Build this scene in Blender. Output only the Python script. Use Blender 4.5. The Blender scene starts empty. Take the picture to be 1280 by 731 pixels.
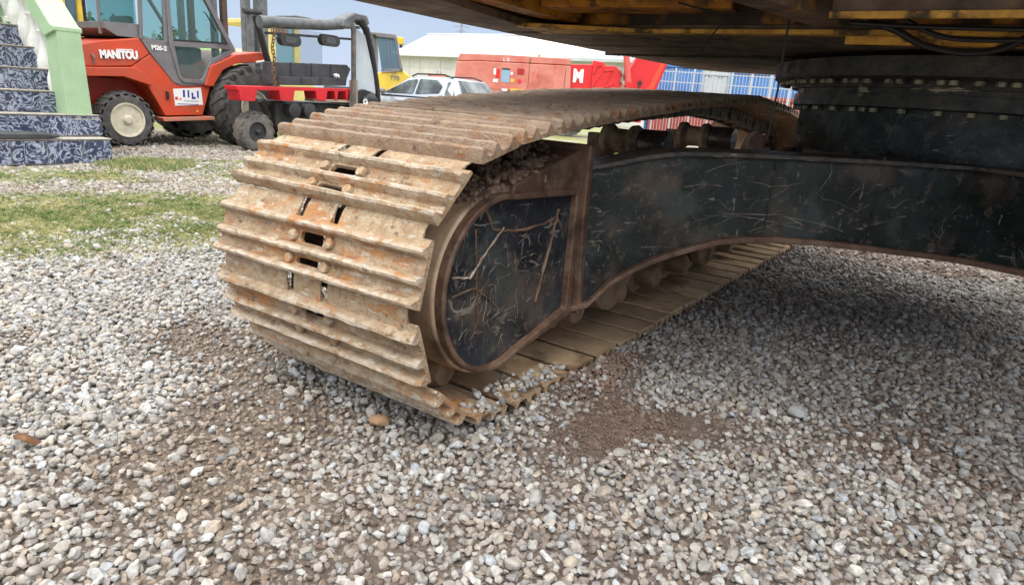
import bpy, math, random
import numpy as np
from mathutils import Vector, Matrix, Euler
random.seed(7); rng = np.random.default_rng(7)
sc = bpy.context.scene
COL = sc.collection
R = math.radians
PI = math.pi

# ------------------------------------------------------------------ camera
cam = bpy.data.cameras.new("camera"); co = bpy.data.objects.new("camera", cam); COL.objects.link(co)
W3 = np.array([[0.817, 0.217, -0.534], [0.572, -0.189, 0.798], [0.072, -0.958, -0.279]])
right, up, back = Vector(W3[:, 0]), Vector(-W3[:, 1]), Vector(-W3[:, 2])
back.normalize(); right = (right - back * right.dot(back)).normalized(); up = back.cross(right)
M = Matrix((right, up, back)).transposed().to_4x4(); M.translation = Vector((0, 0, 1.0))
co.matrix_world = M
cam.sensor_width = 36; cam.lens = 823 / 1280 * 36; cam.clip_start = 0.05; cam.clip_end = 1500
sc.camera = co

# ------------------------------------------------------------------ world, sun, exposure
SUN_EL, SUN_DIR = R(60), Vector((0.50, -0.80))       # direction the sun stands in (seen from the yard)
wd = bpy.data.worlds.new("World"); sc.world = wd; wd.use_nodes = True
nt = wd.node_tree; nt.nodes.clear()
wo = nt.nodes.new('ShaderNodeOutputWorld'); bg = nt.nodes.new('ShaderNodeBackground')
sky = nt.nodes.new('ShaderNodeTexSky'); sky.sky_type = 'NISHITA'; sky.sun_disc = False
sky.sun_elevation = SUN_EL; sky.sun_rotation = math.atan2(SUN_DIR.x, SUN_DIR.y)
sky.air_density = 1.0; sky.dust_density = 2.0; sky.ozone_density = 1.5
tc = nt.nodes.new('ShaderNodeTexCoord'); mp = nt.nodes.new('ShaderNodeMapping'); mp.inputs['Scale'].default_value = (1, 1, 3.2)
ns = nt.nodes.new('ShaderNodeTexNoise'); ns.inputs['Scale'].default_value = 2.6; ns.inputs['Detail'].default_value = 7; ns.inputs['Roughness'].default_value = .58
cr = nt.nodes.new('ShaderNodeValToRGB'); cr.color_ramp.elements[0].position = .30; cr.color_ramp.elements[1].position = .62; cr.color_ramp.elements[0].color = (.72, .72, .72, 1)
mx = nt.nodes.new('ShaderNodeMix'); mx.data_type = 'RGBA'
nt.links.new(tc.outputs['Generated'], mp.inputs['Vector']); nt.links.new(mp.outputs[0], ns.inputs['Vector'])
nt.links.new(ns.outputs['Fac'], cr.inputs[0]); nt.links.new(cr.outputs[0], mx.inputs[0])
nt.links.new(sky.outputs[0], mx.inputs[6]); 
sp_ = nt.nodes.new('ShaderNodeSeparateXYZ'); nt.links.new(tc.outputs['Generated'], sp_.inputs[0])
er = nt.nodes.new('ShaderNodeValToRGB'); nt.links.new(sp_.outputs[2], er.inputs[0])     # overcast: bluish haze low down, brighter towards the zenith
er.color_ramp.elements[0].position = 0; er.color_ramp.elements[0].color = (.19, .22, .275, 1)
er.color_ramp.elements[1].position = .75; er.color_ramp.elements[1].color = (1, 1, 1, 1)
q_ = er.color_ramp.elements.new(.18); q_.color = (.125, .16, .225, 1); q2_ = er.color_ramp.elements.new(.36); q2_.color = (.55, .58, .63, 1)
em_ = nt.nodes.new('ShaderNodeVectorMath'); em_.operation = 'SCALE'; em_.inputs['Scale'].default_value = 20; nt.links.new(er.outputs[0], em_.inputs[0]); nt.links.new(em_.outputs[0], mx.inputs[7])
nt.links.new(mx.outputs[2], bg.inputs[0]); bg.inputs[1].default_value = 0.1
nt.links.new(bg.outputs[0], wo.inputs[0])
sd = bpy.data.lights.new("sun", 'SUN'); so = bpy.data.objects.new("sun", sd); COL.objects.link(so)
sd.energy = .85; sd.angle = R(18); sd.color = (1, .97, .92)
sv = Vector((SUN_DIR.normalized().x * math.cos(SUN_EL), SUN_DIR.normalized().y * math.cos(SUN_EL), math.sin(SUN_EL)))
so.rotation_euler = sv.to_track_quat('Z', 'Y').to_euler()
sc.view_settings.view_transform = 'Standard'; sc.view_settings.look = 'None'; sc.view_settings.gamma = 1
sc.view_settings.exposure = 0.85

# ------------------------------------------------------------------ noise for numpy
def lattice(seed):
    return np.random.default_rng(seed).random((256, 256))
LAT = [lattice(s) for s in range(8)]
def vnoise(x, y, scale=1.0, seed=0, octaves=3):
    x = np.asarray(x, float); y = np.asarray(y, float); out = 0; amp = 1; tot = 0
    for o in range(octaves):
        L = LAT[(seed + o) % 8]; u = x * scale + 31.7 * o + seed * 7.3; v = y * scale + 17.1 * o
        iu = np.floor(u).astype(int); iv = np.floor(v).astype(int); fu = u - iu; fv = v - iv
        fu = fu * fu * (3 - 2 * fu); fv = fv * fv * (3 - 2 * fv)
        a = L[iu % 256, iv % 256]; b = L[(iu + 1) % 256, iv % 256]; c = L[iu % 256, (iv + 1) % 256]; d = L[(iu + 1) % 256, (iv + 1) % 256]
        out = out + amp * ((a * (1 - fu) + b * fu) * (1 - fv) + (c * (1 - fu) + d * fu) * fv); tot += amp; amp *= .5; scale *= 2
    return out / tot

# ------------------------------------------------------------------ materials
MATS = {}
def mat(name, col, col2=None, scale=6, lo=.4, hi=.6, rough=.7, metal=0, bump=.0, bscale=40, extra=None, spec=.5, rvar=0, stretch=(1, 1, 1), detail=6, emis=None, alpha=None, ovar=0):
    """col..col2 mixed by noise over world position; extra = list of (colour, scale, lo, hi, strength, stretch)"""
    if name in MATS: return MATS[name]
    m = bpy.data.materials.new(name); m.use_nodes = True; nt = m.node_tree; N = nt.nodes; L = nt.links
    b = N['Principled BSDF']; geo = N.new('ShaderNodeNewGeometry')
    b.inputs['Roughness'].default_value = rough; b.inputs['Metallic'].default_value = metal; b.inputs['Specular IOR Level'].default_value = spec
    def noise(scale, stretch=(1, 1, 1), detail=6, off=0):
        mpp = N.new('ShaderNodeMapping'); mpp.inputs['Scale'].default_value = stretch; mpp.inputs['Location'].default_value = (off, off * .7, off * 1.3)
        n = N.new('ShaderNodeTexNoise'); n.inputs['Scale'].default_value = scale; n.inputs['Detail'].default_value = detail; n.inputs['Roughness'].default_value = .62
        L.new(geo.outputs['Position'], mpp.inputs['Vector']); L.new(mpp.outputs[0], n.inputs['Vector']); return n
    def ramp(sock, lo, hi):
        r = N.new('ShaderNodeMapRange'); r.inputs['From Min'].default_value = lo; r.inputs['From Max'].default_value = hi; r.clamp = True
        L.new(sock, r.inputs['Value']); return r.outputs[0]
    cur = None
    def mix(fac, a, bcol):
        x = N.new('ShaderNodeMix'); x.data_type = 'RGBA'; L.new(fac, x.inputs[0])
        if isinstance(a, tuple): x.inputs[6].default_value = (*a, 1)
        else: L.new(a, x.inputs[6])
        if isinstance(bcol, tuple): x.inputs[7].default_value = (*bcol, 1)
        else: L.new(bcol, x.inputs[7])
        return x.outputs[2]
    cur = tuple(col)
    if col2: cur = mix(ramp(noise(scale, stretch, detail).outputs['Fac'], lo, hi), cur, tuple(col2))
    for i, e in enumerate(extra or []):
        c, s, l, h, st = e[:5]; stv = e[5] if len(e) > 5 else (1, 1, 1)
        f = ramp(noise(s, stv, 8, 11.3 * (i + 1)).outputs['Fac'], l, h)
        mu = N.new('ShaderNodeMath'); mu.operation = 'MULTIPLY'; mu.inputs[1].default_value = st; L.new(f, mu.inputs[0])
        cur = mix(mu.outputs[0], cur, tuple(c))
    if ovar and not isinstance(cur, tuple):
        oi = N.new('ShaderNodeObjectInfo'); hv = N.new('ShaderNodeHueSaturation'); mo = N.new('ShaderNodeMapRange'); mo.inputs['To Min'].default_value = 1 - ovar; mo.inputs['To Max'].default_value = 1 + ovar
        L.new(oi.outputs['Random'], mo.inputs[0]); L.new(mo.outputs[0], hv.inputs['Value']); L.new(cur, hv.inputs['Color']); cur = hv.outputs[0]
    if isinstance(cur, tuple): b.inputs['Base Color'].default_value = (*cur, 1)
    else: L.new(cur, b.inputs['Base Color'])
    if rvar:
        r = N.new('ShaderNodeMapRange'); r.inputs['To Min'].default_value = max(0.05, rough - rvar); r.inputs['To Max'].default_value = min(1, rough + rvar)
        r.inputs['From Min'].default_value = .35; r.inputs['From Max'].default_value = .65
        L.new(noise(scale * 2.3, (1, 1, 1), 5, 4).outputs['Fac'], r.inputs['Value']); L.new(r.outputs[0], b.inputs['Roughness'])
    if bump:
        bn = N.new('ShaderNodeBump'); bn.inputs['Strength'].default_value = bump; bn.inputs['Distance'].default_value = .012
        L.new(noise(bscale, (1, 1, 1), 8, 2).outputs['Fac'], bn.inputs['Height']); L.new(bn.outputs[0], b.inputs['Normal'])
    MATS[name] = m; return m

shoe_front = mat('rusty muddy steel', (.49, .375, .24), (.35, .235, .135), 11, .38, .62, .85, .0, .8, 130,
    [((.30, .20, .12), 60, .50, .60, .55), ((.45, .18, .04), 8, .54, .61, .68, (.7, 1, 1.6)), ((.36, .15, .05), 45, .57, .63, .7), ((.12, .065, .038), 19, .59, .66, .8), ((.58, .53, .44), 34, .57, .63, .75, (.6, 1, 2.2)), ((.10, .06, .04), 110, .62, .68, .55)], rvar=.12, ovar=.07)
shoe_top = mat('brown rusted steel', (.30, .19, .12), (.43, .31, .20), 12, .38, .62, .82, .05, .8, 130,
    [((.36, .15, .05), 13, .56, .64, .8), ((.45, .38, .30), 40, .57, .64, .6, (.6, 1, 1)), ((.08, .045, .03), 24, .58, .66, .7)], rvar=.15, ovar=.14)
shoe_low = mat('tan mud on steel', (.52, .37, .22), (.36, .235, .13), 4, .38, .64, .85, 0, .4, 45,
    [((.17, .10, .06), 6, .55, .66, .8), ((.55, .42, .28), 17, .58, .68, .6), ((.25, .16, .09), 45, .58, .66, .6)], ovar=.22)
link_m = mat('greasy brown steel', (.05, .033, .024), (.13, .085, .055), 13, .4, .62, .6, .2, .5, 60, rvar=.15)
rust_rim = mat('brown rusty rim', (.10, .052, .032), (.20, .125, .08), 9, .4, .65, .6, .1, .35, 60, [((.035, .02, .016), 7, .5, .65, .8)], rvar=.18)
barrel_m = mat('mud polished brown barrel', (.58, .41, .27), (.42, .28, .18), 7, .4, .65, .55, .1, .25, 40,
    [((.05, .03, .022), 5, .52, .66, .8, (1, 1, .5)), ((.33, .22, .13), 12, .58, .68, .6)], rvar=.15)
def black_paint(name, base, scr, rough=.42):
    m = mat(name, base, tuple(c * 2.1 + .006 for c in base), 5, .42, .62, rough, .0, .25, 25, spec=.3, extra=
        [((.13, .095, .07), 3.4, .52, .66, .55), ((.045, .056, .052), 4.5, .53, .60, .75), ((.17, .13, .095), 20, .58, .68, .55), ((.32, .28, .23), 55, .655, .68, .6, (.22, .22, 1)), ((.30, .27, .23), 48, .66, .685, .5, (1, 1, .2)), ((.26, .22, .18), 90, .66, .70, .6)], rvar=.18)  # the green-grey patches are sheen painted into the base colour
    nt = m.node_tree; N = nt.nodes; L = nt.links; b = N['Principled BSDF']
    src = b.inputs['Base Color'].links[0].from_socket; geo = N.new('ShaderNodeNewGeometry')
    cur = src
    for i, (sx, rot, th) in enumerate([(9, .5, .012), (7, 2.2, .010), (15, 1.2, .014)]):
        mp = N.new('ShaderNodeMapping'); mp.inputs['Rotation'].default_value = (rot, .3 * i, rot * .7); mp.inputs['Scale'].default_value = (1, .35, 1)
        nn = N.new('ShaderNodeTexNoise'); nn.inputs['Scale'].default_value = 5; nn.inputs['Detail'].default_value = 2
        ad = N.new('ShaderNodeMix'); ad.data_type = 'VECTOR'; ad.inputs[0].default_value = .28
        v = N.new('ShaderNodeTexVoronoi'); v.feature = 'DISTANCE_TO_EDGE'; v.inputs['Scale'].default_value = sx * .6
        L.new(geo.outputs['Position'], mp.inputs[0]); L.new(mp.outputs[0], nn.inputs['Vector']); L.new(mp.outputs[0], ad.inputs[4]); L.new(nn.outputs['Color'], ad.inputs[5]); L.new(ad.outputs[1], v.inputs['Vector'])
        r = N.new('ShaderNodeMapRange'); r.inputs['From Min'].default_value = th; r.inputs['From Max'].default_value = 0; L.new(v.outputs['Distance'], r.inputs[0])
        n2 = N.new('ShaderNodeTexNoise'); n2.inputs['Scale'].default_value = 6 + i * 3; n2.inputs['Detail'].default_value = 4; L.new(geo.outputs['Position'], n2.inputs['Vector'])
        r2 = N.new('ShaderNodeMapRange'); r2.inputs['From Min'].default_value = .56; r2.inputs['From Max'].default_value = .64; L.new(n2.outputs['Fac'], r2.inputs[0])
        mu = N.new('ShaderNodeMath'); mu.operation = 'MULTIPLY'; L.new(r.outputs[0], mu.inputs[0]); L.new(r2.outputs[0], mu.inputs[1])
        mu2 = N.new('ShaderNodeMath'); mu2.operation = 'MULTIPLY'; mu2.inputs[1].default_value = scr; L.new(mu.outputs[0], mu2.inputs[0])
        x = N.new('ShaderNodeMix'); x.data_type = 'RGBA'; L.new(mu2.outputs[0], x.inputs[0]); L.new(cur, x.inputs[6]); x.inputs[7].default_value = (.36, .32, .27, 1); cur = x.outputs[2]
    L.new(cur, b.inputs['Base Color']); return m
leg_m = black_paint('scratched black paint', (.0075, .0105, .0100), .3, .38)
panel_m = black_paint('heavily scratched black paint', (.010, .012, .016), .55, .35)
ring_m = mat('black greasy ring', (.020, .021, .021), (.06, .055, .05), 8, .4, .62, .5, .1, .5, 30, [((.40, .34, .24), 4, .60, .615, .85, (1, 1, 3)), ((.10, .085, .065), 20, .6, .7, .5)], rvar=.2)
bolt_m = mat('grimy bolt head', (.33, .31, .22), (.10, .09, .07), 30, .4, .6, .5, .3, .3, 60)
belly_m = mat('brown dusty underside', (.19, .135, .10), (.07, .05, .038), 6, .38, .62, .75, 0, .35, 22, [((.26, .16, .08), 10, .57, .68, .6), ((.50, .25, .04), 4, .60, .66, .55), ((.015, .012, .01), 5, .58, .66, .8)], rvar=.12)
yel_dirty = mat('greasy yellow paint', (.66, .27, .02), (.30, .12, .02), 6, .38, .6, .6, 0, .35, 25, [((.02, .014, .011), 2.6, .47, .55, .95), ((.015, .011, .009), 12, .57, .64, .8)], rvar=.15)
yel_lip = mat('orange yellow lip', (.75, .40, .06), (.4, .2, .04), 14, .4, .62, .6, 0, .3, 30, [((.02, .014, .01), 9, .52, .6, .9)])
grease_m = mat('dark greasy steel', (.012, .010, .009), (.05, .035, .025), 5, .42, .65, .6, 0, .4, 25, rvar=.15)
dustgrey_m = mat('dusty grey underside', (.16, .155, .15), (.08, .075, .07), 12, .4, .6, .8, 0, .3, 50, [((.01, .01, .01), 16, .6, .66, .8)])
hose_m = mat('black rubber hose', (.012, .012, .012), rough=.45, bump=.1)
body_yel = mat('excavator yellow', (.62, .36, .03), (.5, .28, .03), 3, rough=.45)
straw_m = mat('dried mud strands', (.40, .35, .29), (.17, .10, .06), 14, .4, .6, .9)
soil_m = mat('crumbly brown soil', (.25, .17, .115), (.12, .075, .05), 18, .38, .62, .95, 0, .9, 55, [((.22, .15, .105), 45, .55, .68, .7)])
roller_m = mat('worn dark roller', (.05, .045, .042), (.12, .09, .07), 10, .4, .62, .32, .5, .2, 40, rvar=.12)
roller_dust = mat('dusty roller flange', (.34, .24, .15), (.12, .075, .05), 12, .4, .6, .75, 0, .3, 50)
roller_mud = mat('mud caked roller', (.33, .23, .14), (.19, .12, .075), 9, .4, .62, .9, 0, .5, 40)

green_p = mat('pale green painted wall', (.37, .52, .31), (.33, .46, .28), 3, .4, .6, .75, 0, .12, 30, [((.55, .58, .48), 5, .66, .7, .45), ((.26, .36, .22), 9, .62, .7, .35)])
grout_m = mat('pale grout', (.42, .38, .33), (.3, .27, .23), 20, rough=.9)
baluster_m = mat('white plaster baluster', (.72, .72, .68), (.6, .6, .55), 8, rough=.7)
# marbled tile: white veins in dark blue
def tile_mat():
    m = bpy.data.materials.new('dark blue marbled tile'); m.use_nodes = True; nt = m.node_tree; N = nt.nodes; L = nt.links; b = N['Principled BSDF']
    geo = N.new('ShaderNodeNewGeometry'); oi = N.new('ShaderNodeObjectInfo')
    ad = N.new('ShaderNodeVectorMath'); ad.operation = 'MULTIPLY_ADD'; ad.inputs[1].default_value = (1, 1, 1)
    cb = N.new('ShaderNodeCombineXYZ'); mu = N.new('ShaderNodeMath'); mu.operation = 'MULTIPLY'; mu.inputs[1].default_value = 9; L.new(oi.outputs['Random'], mu.inputs[0]); L.new(mu.outputs[0], cb.inputs[0]); L.new(mu.outputs[0], cb.inputs[1])
    L.new(geo.outputs['Position'], ad.inputs[0]); L.new(cb.outputs[0], ad.inputs[2])
    n = N.new('ShaderNodeTexNoise'); n.inputs['Scale'].default_value = 5; n.inputs['Detail'].default_value = 4; n.inputs['Distortion'].default_value = 1.2; L.new(ad.outputs[0], n.inputs['Vector'])
    w = N.new('ShaderNodeTexNoise'); w.inputs['Scale'].default_value = 6.5; w.inputs['Detail'].default_value = 5; w.inputs['Distortion'].default_value = 2.6; L.new(ad.outputs[0], w.inputs['Vector'])
    s1 = N.new('ShaderNodeMath'); s1.operation = 'SUBTRACT'; s1.inputs[1].default_value = .5; L.new(w.outputs['Fac'], s1.inputs[0])
    s2 = N.new('ShaderNodeMath'); s2.operation = 'ABSOLUTE'; L.new(s1.outputs[0], s2.inputs[0])
    r = N.new('ShaderNodeMapRange'); r.inputs['From Min'].default_value = .06; r.inputs['From Max'].default_value = 0.0; L.new(s2.outputs[0], r.inputs[0])
    x = N.new('ShaderNodeMix'); x.data_type = 'RGBA'; L.new(n.outputs['Fac'], x.inputs[0]); x.inputs[6].default_value = (.012, .016, .04, 1); x.inputs[7].default_value = (.07, .085, .14, 1)
    y = N.new('ShaderNodeMix'); y.data_type = 'RGBA'; L.new(r.outputs[0], y.inputs[0]); L.new(x.outputs[2], y.inputs[6]); y.inputs[7].default_value = (.42, .46, .56, 1)
    L.new(y.outputs[2], b.inputs['Base Color']); b.inputs['Roughness'].default_value = .3; return m
tile_m = tile_mat()

red_or = mat('faded orange red paint', (.58, .06, .018), (.46, .07, .03), 3, .4, .62, .4, 0, .08, 20, [((.30, .17, .12), 6, .58, .72, .5), ((.12, .08, .06), 22, .62, .70, .55, (1, 1, .35)), ((.62, .25, .16), 40, .66, .70, .5)], rvar=.12)
red_pink = mat('worn step paint', (.55, .16, .09), (.4, .2, .13), 8, rough=.7)
cab_grey = mat('grey cab frame', (.15, .14, .145), (.18, .17, .17), 5, rough=.5)
tyre_m = mat('dusty black tyre', (.045, .044, .043), (.11, .10, .092), 9, .38, .62, .85, 0, .35, 60)
rim_m = mat('cream wheel rim', (.62, .57, .43), (.5, .45, .34), 12, .4, .65, .55, 0, .1, 30, [((.25, .18, .1), 20, .62, .7, .5)])
dark_m = mat('dark machinery', (.02, .02, .021), (.045, .042, .04), 9, rough=.6, bump=.3)
mast_m = mat('grey mast steel', (.10, .105, .115), (.16, .16, .16), 9, rough=.5)
mast_rust = mat('rusty mast steel', (.12, .06, .035), (.06, .045, .04), 10, rough=.6)
guard_m = mat('worn charcoal frame paint', (.075, .08, .085), (.13, .13, .13), 7, rough=.55, bump=.1)
white_p = mat('white decal', (.8, .79, .76), rough=.5)
blue_p = mat('blue decal', (.03, .04, .30), rough=.5)
redd_p = mat('red decal', (.6, .05, .04), rough=.5)
black_p = mat('black trim', (.015, .015, .016), rough=.5)
pallet_m = mat('red plastic', (.62, .012, .02), (.5, .015, .02), 6, rough=.42)
pallet_w = mat('worn pallet edge', (.42, .34, .24), (.3, .22, .16), 12, rough=.8)
crate_m = mat('black plastic crate', (.035, .035, .04), (.06, .058, .06), 6, rough=.6, bump=.2)
chain_m = mat('rusty chain', (.20, .09, .04), (.12, .07, .04), 20, rough=.8)
wood_m = mat('weathered wood', (.34, .29, .22), (.22, .18, .14), 14, rough=.85, stretch=(1, 1, .3))
sheet_m = mat('pale plastic sheet', (.50, .54, .58), (.42, .46, .5), 4, rough=.35)
yel_m = mat('bright yellow paint', (.72, .50, .05), (.62, .42, .05), 5, rough=.45)
yel_pale = mat('pale yellow paint', (.68, .58, .2), (.6, .5, .18), 6, rough=.5)
silver_m = mat('silver car paint', (.36, .39, .44), rough=.25, metal=.35)
crane_faded = mat('sun faded red paint', (.52, .15, .11), (.60, .21, .16), 2.2, .4, .6, .6, 0, .06, 20, [((.50, .04, .025), 2.4, .58, .68, .6)])
crane_red = mat('bright red crane paint', (.66, .022, .025), (.58, .02, .022), 3, rough=.42)
roof_w = mat('white metal roof', (.70, .71, .72), (.62, .63, .65), .4, rough=.5)
roof_g = mat('grey ribbed roof', (.52, .56, .55), (.44, .48, .47), .7, rough=.5)
wall_w = mat('cream panel wall', (.62, .60, .54), (.55, .53, .48), .6, rough=.8)
cont_blue = mat('blue container paint', (.06, .18, .45), (.08, .23, .50), 1.2, rough=.5)
cont_red = mat('brick red container paint', (.42, .09, .07), (.35, .08, .07), 1.2, rough=.6)
fence_m = mat('galvanised pale fence', (.50, .52, .53), rough=.5)
steel_far = mat('distant lattice steel', (.18, .20, .24), rough=.6)
lamp_red = mat('red tail lamp', (.30, .02, .02), rough=.25)
leaf_m = mat('brown dead leaf', (.20, .085, .025), (.10, .045, .02), 40, rough=.7)
brownstone_m = mat('ochre stone', (.36, .22, .12), (.27, .16, .09), 20, rough=.85, bump=.3)

def glass(name, col=(.55, .75, .75), rough=.05, tr=.75):
    m = bpy.data.materials.new(name); m.use_nodes = True; nt = m.node_tree; N = nt.nodes; L = nt.links
    out = N['Material Output']; b = N['Principled BSDF']; b.inputs['Base Color'].default_value = (*[c * .3 for c in col], 1); b.inputs['Roughness'].default_value = rough
    t = N.new('ShaderNodeBsdfTransparent'); t.inputs[0].default_value = (*col, 1)
    mx = N.new('ShaderNodeMixShader'); mx.inputs[0].default_value = tr; L.new(b.outputs[0], mx.inputs[1]); L.new(t.outputs[0], mx.inputs[2]); L.new(mx.outputs[0], out.inputs[0]); return m
glass_t = glass('teal tinted glass', (.68, .88, .87), .05, .82)
glass_d = glass('dark car glass', (.35, .42, .45), .04, .5)
glass_b = glass('blue grey glass', (.45, .62, .70), .05, .4)

# ------------------------------------------------------------------ mesh builder
class MB:
    def __init__(s): s.v = []; s.f = []
    def add(s, vs, fs):
        o = len(s.v); s.v += [tuple(map(float, v)) for v in vs]; s.f += [tuple(i + o for i in f) for f in fs]; return s
    def box(s, x0, x1, y0, y1, z0, z1):
        return s.add([(x0, y0, z0), (x1, y0, z0), (x1, y1, z0), (x0, y1, z0), (x0, y0, z1), (x1, y0, z1), (x1, y1, z1), (x0, y1, z1)],
                     [(0, 3, 2, 1), (4, 5, 6, 7), (0, 1, 5, 4), (1, 2, 6, 5), (2, 3, 7, 6), (3, 0, 4, 7)])
    def prism(s, poly, axis, a, b):
        """poly in the two other axes (x: yz, y: xz, z: xy), extruded from a to b"""
        def P(p, d): return {'x': (d, p[0], p[1]), 'y': (p[0], d, p[1]), 'z': (p[0], p[1], d)}[axis]
        n = len(poly); vs = [P(p, a) for p in poly] + [P(p, b) for p in poly]
        fs = [tuple(range(n)), tuple(range(2 * n - 1, n - 1, -1))] + [(i, i + n, (i + 1) % n + n, (i + 1) % n) for i in range(n)]
        return s.add(vs, fs)
    def tube(s, path, r, n=8, caps=True):
        path = [Vector(p) for p in path]; rs = r if isinstance(r, (list, tuple)) else [r] * len(path); rings = []
        prev = None
        for i, p in enumerate(path):
            t = (path[min(i + 1, len(path) - 1)] - path[max(i - 1, 0)])
            t = t.normalized() if t.length > 1e-9 else Vector((0, 0, 1))
            if prev is None: a = t.orthogonal().normalized()
            else:
                a = prev - t * prev.dot(t); a = a.normalized() if a.length > 1e-6 else t.orthogonal().normalized()
            prev = a; b = t.cross(a)
            rings.append([p + (a * math.cos(2 * PI * k / n) + b * math.sin(2 * PI * k / n)) * rs[i] for k in range(n)])
        vs = [v for rg in rings for v in rg]; fs = []
        for i in range(len(path) - 1):
            for k in range(n): fs.append((i * n + k, i * n + (k + 1) % n, (i + 1) * n + (k + 1) % n, (i + 1) * n + k))
        if caps: fs += [tuple(range(n))[::-1], tuple(range((len(path) - 1) * n, len(path) * n))]
        return s.add(vs, fs)
    def lathe(s, prof, c, axis='x', n=28, a0=0, a1=2 * PI):
        """prof: (d along axis, radius)"""
        vs = []; full = abs(a1 - a0 - 2 * PI) < 1e-6; m = n if full else n + 1
        for d, r in prof:
            for k in range(m):
                t = a0 + (a1 - a0) * k / n; u, w = r * math.cos(t), r * math.sin(t)
                vs.append({'x': (c[0] + d, c[1] + u, c[2] + w), 'y': (c[0] + u, c[1] + d, c[2] + w), 'z': (c[0] + u, c[1] + w, c[2] + d)}[axis])
        fs = []
        for i in range(len(prof) - 1):
            for k in range(n if full else n):
                k2 = (k + 1) % m if full else k + 1
                fs.append((i * m + k, i * m + k2, (i + 1) * m + k2, (i + 1) * m + k))
        if full:
            if prof[0][1] > 1e-6: fs.append(tuple(range(m))[::-1])
            if prof[-1][1] > 1e-6: fs.append(tuple(range((len(prof) - 1) * m, len(prof) * m)))
        return s.add(vs, fs)
    def blob(s, c, r, sq=(1, 1, 1), seed=0, n=8, jit=.25):
        rr = random.Random(seed); vs = []; fs = []; rows = max(4, n // 2 + 1)
        for i in range(rows + 1):
            ph = PI * i / rows
            for k in range(n):
                q = r * (1 + rr.uniform(-jit, jit)); t = 2 * PI * k / n
                vs.append((c[0] + q * sq[0] * math.sin(ph) * math.cos(t), c[1] + q * sq[1] * math.sin(ph) * math.sin(t), c[2] + q * sq[2] * math.cos(ph)))
        for i in range(rows):
            for k in range(n): fs.append((i * n + k, (i + 1) * n + k, (i + 1) * n + (k + 1) % n, i * n + (k + 1) % n))
        return s.add(vs, fs)
    def mesh(s, name, m, sharp=35, off=(0, 0, 0)):
        me = bpy.data.meshes.new(name); me.from_pydata([(v[0] - off[0], v[1] - off[1], v[2] - off[2]) for v in s.v], [], s.f)
        if m: me.materials.append(m)
        import bmesh
        bm = bmesh.new(); bm.from_mesh(me); bmesh.ops.remove_doubles(bm, verts=bm.verts, dist=1e-5); bmesh.ops.recalc_face_normals(bm, faces=bm.faces); bm.to_mesh(me); bm.free()
        if sharp:
            me.polygons.foreach_set('use_smooth', [True] * len(me.polygons)); me.set_sharp_from_angle(angle=R(sharp))
        me.update(); return me
ORG = {}
def thing(name, label, cat, loc=(0, 0, 0), rz=0, group=None):
    o = bpy.data.objects.new(name, None); o.empty_display_size = .2; COL.objects.link(o); o.location = loc; o.rotation_euler = (0, 0, rz)
    o['label'] = label; o['category'] = cat
    if group: o['group'] = group
    ORG[o.name] = tuple(loc) if rz == 0 else (0, 0, 0); return o
def tag(o, label, cat, group=None):
    o['label'] = label; o['category'] = cat
    if group: o['group'] = group
    return o
def part(mb, name, m, parent=None, bevel=0, label=None, kind=None, sharp=35, seg=2):
    off = ORG[parent.name] if parent else (0, 0, 0)
    o = bpy.data.objects.new(name, mb.mesh(name, m, sharp, off)); COL.objects.link(o)
    if parent: o.parent = parent
    ORG[o.name] = off
    if bevel:
        b = o.modifiers.new('bevel', 'BEVEL'); b.width = bevel; b.segments = seg; b.limit_method = 'ANGLE'; b.angle_limit = R(40); b.harden_normals = True
    if label: o['label'] = label
    if kind: o['kind'] = kind
    return o
def inst(name, me, parent, loc, rot=None):
    """object sharing mesh data; loc in the frame of the builder (world unless the thing is turned)"""
    o = bpy.data.objects.new(name, me); COL.objects.link(o); o.parent = parent
    off = ORG.get(parent.name, (0, 0, 0)); o.location = Vector(loc) - Vector(off); ORG[o.name] = off
    if rot is not None: o.rotation_euler = rot
    return o
def bx(*a): return MB().box(*a)
def pz(poly, axis, a, b): return MB().prism(poly, axis, a, b)
def textmesh(s, size, m, name='lettering', extrude=.006, bold=0, shear=0, spacing=1):
    cu = bpy.data.curves.new('t', 'FONT'); cu.body = s; cu.size = size; cu.extrude = extrude; cu.offset = bold; cu.shear = shear; cu.space_character = spacing; cu.align_x = 'LEFT'
    ob = bpy.data.objects.new('t', cu); COL.objects.link(ob); dg = bpy.context.evaluated_depsgraph_get()
    me = bpy.data.meshes.new_from_object(ob.evaluated_get(dg)); bpy.data.objects.remove(ob); me.name = name; me.materials.clear(); me.materials.append(m); return me
def put_text(s, size, m, parent, loc, rot, name='lettering', bold=.004, sx=1, **k):
    o = inst(name, textmesh(s, size, m, bold=bold, **k), parent, loc, rot); o.scale = (sx, 1, 1); return o

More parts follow.
